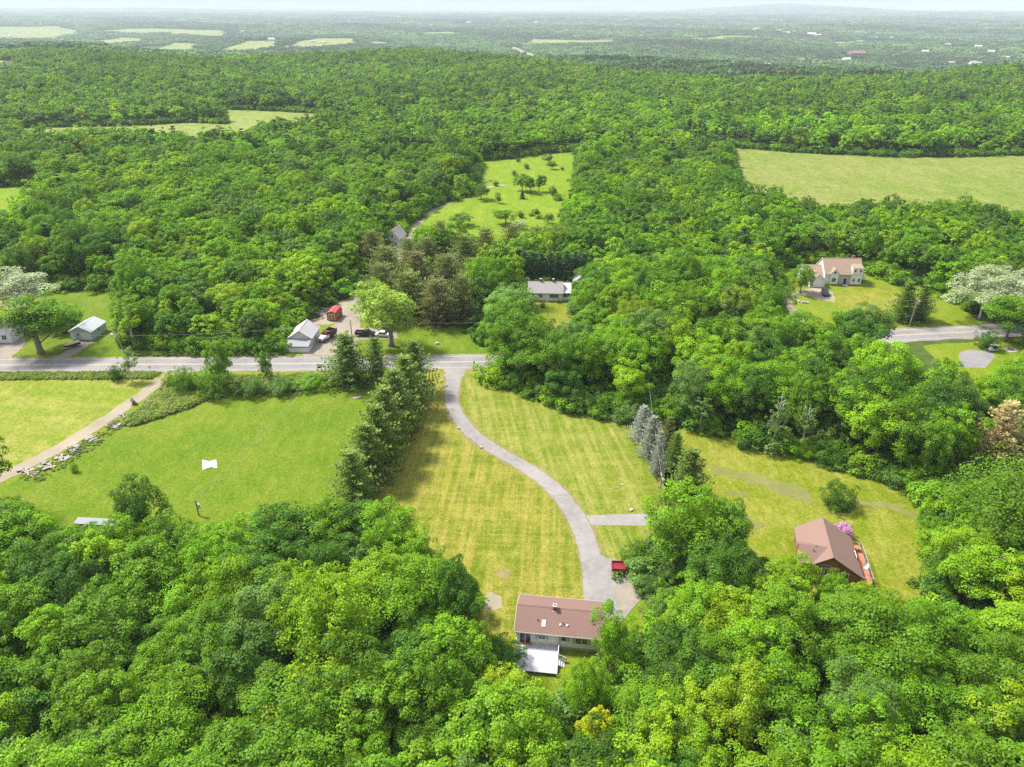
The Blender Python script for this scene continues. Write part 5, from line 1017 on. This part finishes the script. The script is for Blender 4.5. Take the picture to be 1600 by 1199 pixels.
def woods():
    rng = np.random.default_rng(5)
    rows = []
    def grid(y0, y1, cell, jit):
        ys = np.arange(y0, y1, cell); P_ = []
        for j, y in enumerate(ys):
            hw = y * .80 + 75; xs = np.arange(-hw, hw, cell) + (cell / 2 if j % 2 else 0)
            P_.append(np.stack([xs, np.full(len(xs), y)], 1))
        P_ = np.concatenate(P_); return P_ + rng.uniform(-jit, jit, P_.shape) * cell
    A = np.concatenate([grid(30, 330, 5.6, .42), grid(330, 1560, 8.0, .42)])
    ok = A[:, 1] < crest_y(A[:, 0], A[:, 1]) + 160
    A = A[ok]; n = len(A)
    def fbm(P_, s, ph): x, y = P_[:, 0] / s + ph, P_[:, 1] / s - ph; return (np.sin(x + 1.7 * np.sin(y * .7)) + np.sin(y * 1.3 + 1.1 * np.sin(x * 1.6 + 2)) + .7 * np.sin(2.3 * x + 1.9 * y)) / 2.7
    H = np.clip(11.6 + 1.9 * rng.normal(size=n) + 1.8 * fbm(A, 42, .3) + np.where(A[:, 1] > 300, 1.6 * fbm(A, 120, 3.1), 0), 6, 19); H = np.where(A[:, 1] < 110, np.minimum(H, 14.5), H)
    qx, qy, _ = PX(A[:, 0], A[:, 1], 0.0); H = np.where((qx > 750) & (qx < 1480) & (qy > 470) & (qy < 770), H + 3.2, H)     # taller stand in the middle
    W = rng.uniform(.80, 1.16, n) * np.clip(H / 11.5, .75, 1.15)           # crown radius factor
    W = np.where(A[:, 1] > 330, W * 1.14, W)
    rad = .42 * 11.0 * W
    dc = clear_dist(A)
    ok = dc > rad * .72
    rp = np.array([tuple(p_) for p_ in ROAD]); near = A[:, 1] < 330; rdist = np.full(n, 99.0); rdist[near] = np.min(np.hypot(A[near][:, None, 0] - rp[None, :, 0], A[near][:, None, 1] - rp[None, :, 1]), 1); ok &= rdist > 5.0
    # at wood margins the crowns come lower
    H = np.where((dc < 9) & (dc > 0), H * rng.uniform(.82, 1.05, n), H)
    for x, y, r in SPOTS: ok &= np.hypot(A[:, 0] - x, A[:, 1] - y) > r * .85 + rad * .45
    A, H, W, dc = A[ok], H[ok], W[ok], dc[ok]; n = len(A)
    px, py, d = PX(A[:, 0], A[:, 1], H * .7)
    vis = (px > -160) & (px < 1760) & (py < 1330) & (py > 20)
    A, H, W, dc, px, py, d = A[vis], H[vis], W[vis], dc[vis], px[vis], py[vis], d[vis]; n = len(A)
    names = ['lime green', 'yellow green', 'mid green', 'deep green', 'grey green', 'fresh green']
    f1 = fbm(A, 30, .9); f2 = fbm(A, 110, 2.2)
    pr = np.stack([.14 + .10 * f1, .03 + .03 * f1, .33 + 0 * f1, .19 - .10 * f1 - .03 * f2, .08 - .04 * f2, .24 + .05 * f2], 1); pr = np.maximum(pr, .02)
    far = smooth((d - 250) / 600)[:, None]; pr = pr * (1 - far) + far * np.array([.12, .04, .34, .20, .14, .18]); pr /= pr.sum(1, keepdims=True)
    ci = (rng.random((n, 1)) > np.cumsum(pr, 1)).sum(1).clip(0, 5)
    tint = np.array([TINT[k] for k in names])[ci] * rng.normal(1, .10, (n, 1)).clip(.75, 1.3) * rng.normal(1, .025, (n, 3)) * (1 + .22 * fbm(A, 85, 5.5) * smooth((d - 200) / 300))[:, None]
    con = (rng.random(n) < np.where(d > 420, .10 + .16 * (fbm(A, 70, 4) > .35), .03)) & (d > 230)
    tint[con] = np.array((.075, .145, .034)) * rng.normal(1, .12, (con.sum(), 1))
    size = H * W / d
    inframe = (px > 8) & (px < 1592) & (py < 1185) & ~con & (d < 420)
    order = np.argsort(-np.where(inframe, size, 0))
    single = np.zeros(n, bool); single[order[:250]] = True
    # trees that show largest: things of their own
    zx = np.array([z[0] for z in ZONES]); zy = np.array([z[1] for z in ZONES])
    for i in np.nonzero(single)[0]:
        k = int(np.argmin((zx - px[i]) ** 2 + ((zy - py[i]) * 1.2) ** 2))
        sz = 'small' if H[i] < 10.2 else 'tall' if H[i] > 13.2 else 'broad' if W[i] > 1.05 else 'slender' if W[i] < .88 else 'mid-sized'
        lab = '%s %s tree %s' % (sz, names[ci[i]], ZONES[k][2])
        plant('broadleaf_tree', lab, 'tree', A[i], float(H[i]), 'near%d' % rng.integers(10), 'broad%d' % rng.integers(2), tint[i], wide=float(W[i] * 11.0 / H[i]), group='broadleaf trees of the woods')
    # the rest of the wood, one mass
    src = bpy.data.collections.new('tree_kinds'); keys = ['near%d' % i for i in range(10)] + ['mid%d' % i for i in range(7)] + ['far%d' % i for i in range(6)] + ['farpine%d' % i for i in range(3)]
    for j, k in enumerate(keys):
        src.objects.link(bpy.data.objects.new('kind_%03d' % j, CR[k]))
    r_ = ~single; m = int(r_.sum())
    lod = np.where(d < 190, rng.integers(0, 10, n), np.where(d < 430, 10 + rng.integers(0, 7, n), 17 + rng.integers(0, 6, n))); lod = np.where(con, 23 + rng.integers(0, 3, n), lod)
    zt = np.where(A[:, 1] > 800, terrain(A[:, 0], A[:, 1]), 0)
    sc = np.stack([W * 11.0, W * 11.0, H], 1); sc[con] *= np.array([1.0, 1.0, 1.12])
    scatter('woodland', np.stack([A[:, 0], A[:, 1], zt], 1)[r_], lod[r_], sc[r_], rng.uniform(0, 6.28, m), tint[r_], src)
    return n

print('woodland trees', woods())
# ------------------------------------------------------------------ low growth at wood margins and verges
def low_growth():
    rng = np.random.default_rng(21); src = bpy.data.collections.new('shrub_kinds')
    for j, k in enumerate(('bush', 'bush1', 'low0', 'low1')):
        if k not in CR: CR[k] = broad_crown('foliage', 500 + j, Rr=.75, base=-.35, nb=20, nl=60, ls=.095, lobes=3, flat=.8, brad=(.24, .40))
        src.objects.link(bpy.data.objects.new('shrub_%03d' % j, CR[k]))
    P_ = []; S_ = []
    for poly in CLEARG[:8]:                                       # inside the wood, along its margin
        n = len(poly)
        for i in range(n):
            a, b = poly[i], poly[(i + 1) % n]; L = np.hypot(*(b - a)); k = int(L / .8)
            if L > 700 or k == 0: continue
            t = rng.random((k, 1)); nr = np.array([-(b - a)[1], (b - a)[0]]) / L; off = np.abs(rng.normal(0, 2.0, (k, 1))) + .2
            for sgn in (1, -1): P_.append(a + (b - a) * t + nr * off * sgn)
    P_ = np.concatenate(P_); d = clear_dist(P_); P_ = P_[(d > .1) & (d < 7)]
    ok = np.ones(len(P_), bool)
    rp = np.array([tuple(p) for p in ROAD])
    ok &= np.min(np.hypot(P_[:, None, 0] - rp[None, :, 0], P_[:, None, 1] - rp[None, :, 1]), 1) > 7.5
    for x, y, r in SPOTS: ok &= np.hypot(P_[:, 0] - x, P_[:, 1] - y) > r * .7
    P_ = P_[ok]; q = np.stack([rng.uniform(-230, 230, 16000), rng.uniform(40, 300, 16000)], 1); q = q[(np.abs(q[:, 0]) < q[:, 1] * .8 + 30) & (clear_dist(q) > 3)]   # understorey inside the near woods
    q = q[np.min(np.hypot(q[:, None, 0] - rp[None, :, 0], q[:, None, 1] - rp[None, :, 1]), 1) > 6]
    P_ = np.concatenate([P_, q]); h = rng.uniform(1.2, 5.2, len(P_))
    scl = np.stack([h * rng.uniform(.8, 1.2, len(P_)), h * rng.uniform(.8, 1.2, len(P_)), h], 1)
    names = ['mid green', 'deep green', 'fresh green', 'grey green', 'lime green']; tint = np.array([TINT[k] for k in names])[rng.integers(0, 5, len(P_))] * rng.normal(1, .1, (len(P_), 1))
    scatter('undergrowth', np.concatenate([P_, np.zeros((len(P_), 1))], 1), rng.integers(0, 4, len(P_)), scl, rng.uniform(0, 6.28, len(P_)), tint, src)
    # rough weeds: road ditch, scrub corner by the dirt track, round the debris
    W = []; H = []
    def fill(pxpoly, n, h0, h1):
        poly = np.array([tuple(G(*p)[:2]) for p in pxpoly]); lo, hi = poly.min(0), poly.max(0); q = rng.uniform(lo, hi, (n, 2)); q = q[poly_dist(q, poly) < 0]; W.append(q); H.append(rng.uniform(h0, h1, len(q)))
    fill([(-120, 584), (250, 583), (236, 592), (-120, 594)], 2600, .25, .8)
    fill([(268, 592), (330, 590), (520, 586), (535, 602), (450, 612), (360, 618), (300, 632), (262, 646), (225, 655), (214, 648)], 4200, .3, 1.1)
    fill([(225, 640), (270, 600), (330, 615), (300, 635), (250, 652), (200, 668), (196, 660)], 2200, .4, 1.3)
    fill([(30, 748), (200, 648), (212, 652), (150, 700), (60, 756)], 900, .15, .4)
    fill([(200, 545), (440, 545), (440, 556), (200, 556)], 1500, .3, .9)
    fill([(745, 574), (800, 574), (830, 600), (775, 596)], 700, .3, .9)
    W = np.concatenate(W); H = np.concatenate(H); n = len(W); tint = np.array([(.19, .29, .03), (.25, .31, .035), (.14, .25, .02), (.28, .30, .10), (.15, .22, .045)])[rng.integers(0, 5, n)] * rng.normal(1, .12, (n, 1))
    rp2 = np.min(np.hypot(W[:, None, 0] - rp[None, :, 0], W[:, None, 1] - rp[None, :, 1]), 1); ok = rp2 > 4.6
    scatter('roadside_weeds', np.concatenate([W, np.zeros((n, 1))], 1)[ok], rng.integers(2, 4, n)[ok], np.stack([H * 1.2, H * 1.2, H], 1)[ok], rng.uniform(0, 6.28, n)[ok], tint[ok], src)
low_growth()

# ------------------------------------------------------------------ the valley beyond the crest
def GT(px, py):
    """Where the view through a pixel meets the far land."""
    a = (px - 800) / FPX; b = -(py - 599.5) / FPX; dy = math.cos(PITCH) + b * math.sin(PITCH); dz = -math.sin(PITCH) + b * math.cos(PITCH)
    t = np.arange(1500, 24000, 12.0); x, y, z = a * t, dy * t, CAM_H + dz * t; hit = np.nonzero((z < terrain(x, y) + 2) & (y > crest_y(x, y) + 500))[0]
    i = hit[0] if len(hit) else len(t) - 1
    return Vector((x[i], y[i], float(terrain(x[i], y[i]))))
def far_field(px, mat='far_field_grass', lift=1.2):
    pts = [GT(*p) for p in px]; ds = densify(pts, 70, 14); v = [(p.x, p.y, 0) for p in ds]; tr = tessellate_polygon([[Vector(q) for q in v]])
    m = bpy.data.meshes.new('valley_field'); m.from_pydata(v, [], [tuple(t) for t in tr]); bm = bmesh.new(); bm.from_mesh(m)
    for _ in range(4):
        es = [e for e in bm.edges if e.calc_length() > 110]
        if not es: break
        bmesh.ops.subdivide_edges(bm, edges=es, cuts=1, use_grid_fill=True); bmesh.ops.triangulate(bm, faces=bm.faces)
    co = np.array([q.co[:] for q in bm.verts]); zz = terrain(co[:, 0], co[:, 1]) + lift
    for q, z in zip(bm.verts, zz): q.co.z = z
    bmesh.ops.recalc_face_normals(bm, faces=bm.faces)
    if sum(f.normal.z for f in bm.faces) < 0: bmesh.ops.reverse_faces(bm, faces=bm.faces)
    bm.to_mesh(m); bm.free(); m.materials.append(MATS[mat]); S(link(bpy.data.objects.new('valley_field', m)))
    return np.array([tuple(p[:2]) for p in pts])
grass('valley_pasture', (.17, .24, .075), (.20, .26, .09), (.27, .27, .13), .4, None, .05, .004)
VF = [far_field(p, 'valley_pasture') for p in ([(-40, 43), (90, 41), (125, 49), (90, 62), (-40, 66)], [(148, 49), (200, 45), (340, 47), (358, 51), (340, 57), (190, 53)], [(150, 66), (190, 58), (235, 61), (220, 68), (165, 71)], [(245, 80), (270, 67), (310, 68), (300, 76), (262, 84)], [(338, 79), (385, 64), (436, 65), (430, 75), (360, 82)], [(438, 77), (495, 60), (552, 60), (556, 70), (500, 76)], [(572, 72), (580, 65), (608, 66), (606, 72)],
     [(812, 71), (832, 61), (900, 63), (968, 63), (960, 68), (870, 71)], [(1080, 60), (1130, 56), (1184, 56), (1180, 62), (1100, 64)], [(1370, 118), (1380, 109), (1440, 108), (1450, 117)], [(640, 52), (700, 50), (730, 53), (660, 56)], [(1300, 66), (1345, 62), (1360, 68), (1310, 71)], [(980, 116), (990, 111), (1015, 112), (1010, 118)])]
hw = [GT(800, 74), GT(815, 81), GT(832, 90), GT(848, 98), GT(862, 108)]
def highway():
    ln = spline(hw, 12); v = []; n = len(ln)
    for i, p in enumerate(ln):
        d = (ln[min(i + 1, n - 1)] - ln[max(i - 1, 0)]).normalized(); nr = Vector((-d.y, d.x))
        for s in (1, -1): q = p + nr * s * 13; v.append((q.x, q.y, float(terrain(q.x, q.y)) + 2.0))
    m = bpy.data.meshes.new('highway'); m.from_pydata(v, [], [(2 * i, 2 * i + 1, 2 * i + 3, 2 * i + 2) for i in range(n - 1)]); m.materials.append(MATS['pale_dirt']); S(link(bpy.data.objects.new('highway', m)))
highway()
VF.append(np.array([(p.x - 28, p.y) for p in hw] + [(p.x + 28, p.y) for p in hw[::-1]]))
# far houses of the valley
plain('far_white', (.60, .59, .58), .7, .1); plain('far_roof', (.42, .41, .41), .8, .2); plain('far_brick', (.30, .15, .12), .8, .2)
HS = []
def far_house(label, px, py, w_, d_, h_, rz, wall='far_white', roof='far_roof', cat='house', name='far_house'):
    w_ *= .95; d_ *= .95
    g = GT(px, py); o = thing(name, label, cat, (g.x, g.y, g.z), rz, 'buildings of the far valley')
    MB().prism([(-d_ / 2, -1), (d_ / 2, -1), (d_ / 2, h_), (0, h_ + d_ * .32), (-d_ / 2, h_)], -w_ / 2, w_ / 2, 'x').build('wall', wall, o); r = MB()
    for s in (-1, 1): r.prism([(0, h_ + d_ * .32 + .2), (s * (d_ / 2 + .5), h_ - .1), (s * (d_ / 2 + .5), h_ + .3), (0, h_ + d_ * .32 + .6)], -w_ / 2 - .5, w_ / 2 + .5, 'x')
    r.build('roof', roof, o); HS.append((g.x, g.y, max(w_, d_) * .6 + 14))
rg = random.Random(9)
for lab, x, y, w_ in (('white farm building left of the valley fields', 15, 58, 26), ('second white farm building by the left valley fields', 8, 52, 22), ('white barn on the pale valley field slope', 425, 63, 36), ('white farmhouse amid the valley field trees', 488, 66, 26), ('small white barn right of the valley farmhouse', 506, 68, 20), ('white building at the field corner beyond the ridge', 62, 92, 14), ('white house by the hedge between valley fields', 379, 50, 22), ('far white building above the middle valley', 492, 32, 34), ('long white building far in the middle valley', 732, 36, 50)):
    far_house(lab, x, y, w_, w_ * .5, 6, rg.uniform(-.4, .4))
for i, (x, y, w_) in enumerate([(1163, 45, 40), (1182, 47, 44), (1212, 44, 34), (1216, 50, 40), (1228, 53, 46), (1240, 50, 30), (1268, 55, 50), (1278, 56, 36), (1130, 47, 30), (1335, 38, 44), (1365, 61, 46), (1378, 62, 40), (1392, 61, 34), (1470, 66, 28), (1445, 82, 26), (1480, 72, 24), (1528, 75, 28), (1535, 79, 24), (1563, 66, 26), (1570, 92, 24), (1548, 84, 22), (1252, 97, 16), (1305, 97, 22), (1322, 95, 28), (1175, 107, 18), (1188, 105, 24), (1198, 104, 18), (1172, 104, 14), (1364, 109, 16), (1486, 101, 18), (1520, 100, 22), (1528, 102, 18), (1590, 27, 40), (1525, 36, 36), (1005, 106, 14), (838, 36, 46), (870, 37, 30), (968, 36, 36), (1060, 40, 30)]):
    far_house('tiny white %s building of the distant valley town %s' % (('long', 'plain', 'square')[i % 3], ('at its left end', 'in its middle', 'at its right end')[min(2, int(max(0, x - 1100) // 170))]), x, y, w_, w_ * rg.uniform(.4, .7), rg.uniform(5, 8), rg.uniform(-.5, .5))
far_house('long brick mill building with gabled roofs in the valley town', 1338, 88, 60, 22, 12, .1, 'far_brick', 'far_brick', 'mill'); far_house('white church-like building beside the brick mill', 1322, 97, 24, 14, 9, -.2)

def valley_woods():
    rng = np.random.default_rng(31); src = bpy.data.collections.new('grove_kinds')
    for j in range(6):                                            # a patch of canopy, some thirty metres across
        Ps = []; T_ = []
        for k in range(13):
            a = k * 2.4; r = 17 * math.sqrt((k + .4) / 13); c = np.array([r * math.cos(a) + rng.normal() * 2, r * math.sin(a) + rng.normal() * 2, 0]); h = rng.uniform(9, 15); rr = rng.uniform(4.0, 6.2); m = 34
            d = unit(rng.normal(size=(m, 3)) + np.array([0, 0, .5])); d[:, 2] = np.abs(d[:, 2]) - .25; p = c + np.array([0, 0, h * .58]) + d * np.array([rr, rr, h * .42]) * rng.uniform(.75, 1.05, (m, 1)); bt = rng.uniform(.15, .85)
            Ps.append(leaves(p, d + rng.normal(size=(m, 3)) * .3 + np.array([0, 0, .4]), rng.uniform(2.2, 4.2, m), np.full((m, 1), .75), rng)); T_.append(np.stack([np.clip(bt + rng.normal(0, .15, m), 0, 1), np.clip(np.full(m, rng.uniform(.2, .8)), 0, 1), np.zeros(m)], 1))
        src.objects.link(bpy.data.objects.new('grove_%03d' % j, leaf_mesh('grove', np.concatenate(Ps), np.concatenate(T_), 'leaf')))
    P_ = []; scl = []
    for y0, y1, cell, s in ((1250, 4200, 33, 1.0), (4200, 8200, 62, 1.75), (8200, 16000, 125, 3.2)):
        for y in np.arange(y0, y1, cell * .92):
            hw_ = y * .76 + 120; xs = np.arange(-hw_, hw_, cell); q = np.stack([xs, np.full(len(xs), y)], 1) + rng.uniform(-.45, .45, (len(xs), 2)) * cell; P_.append(q); scl.append(np.full(len(xs), s))
    P_ = np.concatenate(P_); scl = np.concatenate(scl); ok = P_[:, 1] > crest_y(P_[:, 0], P_[:, 1]) + 170
    P_, scl = P_[ok], scl[ok]; ok = np.ones(len(P_), bool)
    for f in VF: ok &= poly_dist(P_, f) > 6 * scl
    for x, y, r in HS: ok &= np.hypot(P_[:, 0] - x, (P_[:, 1] - y + r * .6) * .45) > r + 10 * scl
    # open land here and there in the far valley
    nz = np.sin(P_[:, 0] / 410 + 1.2 * np.sin(P_[:, 1] / 700)) + np.sin(P_[:, 1] / 330 + 1.4 * np.sin(P_[:, 0] / 900 + 1)) + .6 * np.sin(P_[:, 0] / 150 + P_[:, 1] / 190)
    ok &= (nz < 1.75) | (P_[:, 1] < 2600)
    z = terrain(P_[:, 0], P_[:, 1]); px, py, d = PX(P_[:, 0], P_[:, 1], z + 10); ok &= (px > -120) & (px < 1720)
    P_, scl, z = P_[ok], scl[ok], z[ok]; n = len(P_)
    tint = np.array([(.110, .215, .060), (.068, .145, .050), (.145, .235, .080), (.085, .165, .065), (.056, .115, .045)])[rng.integers(0, 5, n)] * rng.normal(1, .2, (n, 1)).clip(.5, 1.6) * (1 + .32 * np.sin(P_[:, 0:1] / 260 + P_[:, 1:2] / 420))  # greens shifted towards grey-blue: part of the distance haze is painted into the leaves
    scatter('valley_woodland', np.stack([P_[:, 0], P_[:, 1], z - .5], 1), rng.integers(0, 6, n), np.stack([scl * 1.15, scl * 1.15, .85 + .25 * scl], 1) * rng.uniform(.85, 1.15, (n, 1)), rng.uniform(0, 6.28, n), tint, src)
    print('groves', n)
valley_woods()
# ------------------------------------------------------------------ haze: the air of a humid day
def haze():
    b = MB().box(-27500, 27500, -27500, 27500, -110, 330)
    m = bpy.data.materials.new('haze_air'); m.use_nodes = True; t = m.node_tree; t.nodes.clear()
    o = N(t, 'ShaderNodeOutputMaterial'); v = N(t, 'ShaderNodeVolumePrincipled')
    v.inputs['Color'].default_value = (.80, .91, 1.0, 1); v.inputs['Density'].default_value = 8.5e-5; v.inputs['Anisotropy'].default_value = 0.0
    t.links.new(v.outputs[0], o.inputs['Volume'])
    h = b.build('haze', m); tag(h, kind='stuff'); return h
haze()

# ------------------------------------------------------------------ labels that single out look-alikes: count them from the left
def count_from_left():
    ordw = 'first second third fourth fifth sixth seventh eighth ninth tenth eleventh twelfth thirteenth fourteenth fifteenth sixteenth'.split(); by = {}
    for o in COL.objects:
        if o.parent is None and o.get('label'): by.setdefault(o['label'], []).append(o)
    for lab, os_ in by.items():
        if 1 < len(os_) <= 16:
            px = [PX(o.location.x, o.location.y, o.location.z)[0] for o in os_]
            for k, i in enumerate(np.argsort(px)): 
                t = '%s, %s from left' % (lab, ordw[k])
                if len(t.split()) <= 16: os_[i]['label'] = t
count_from_left()
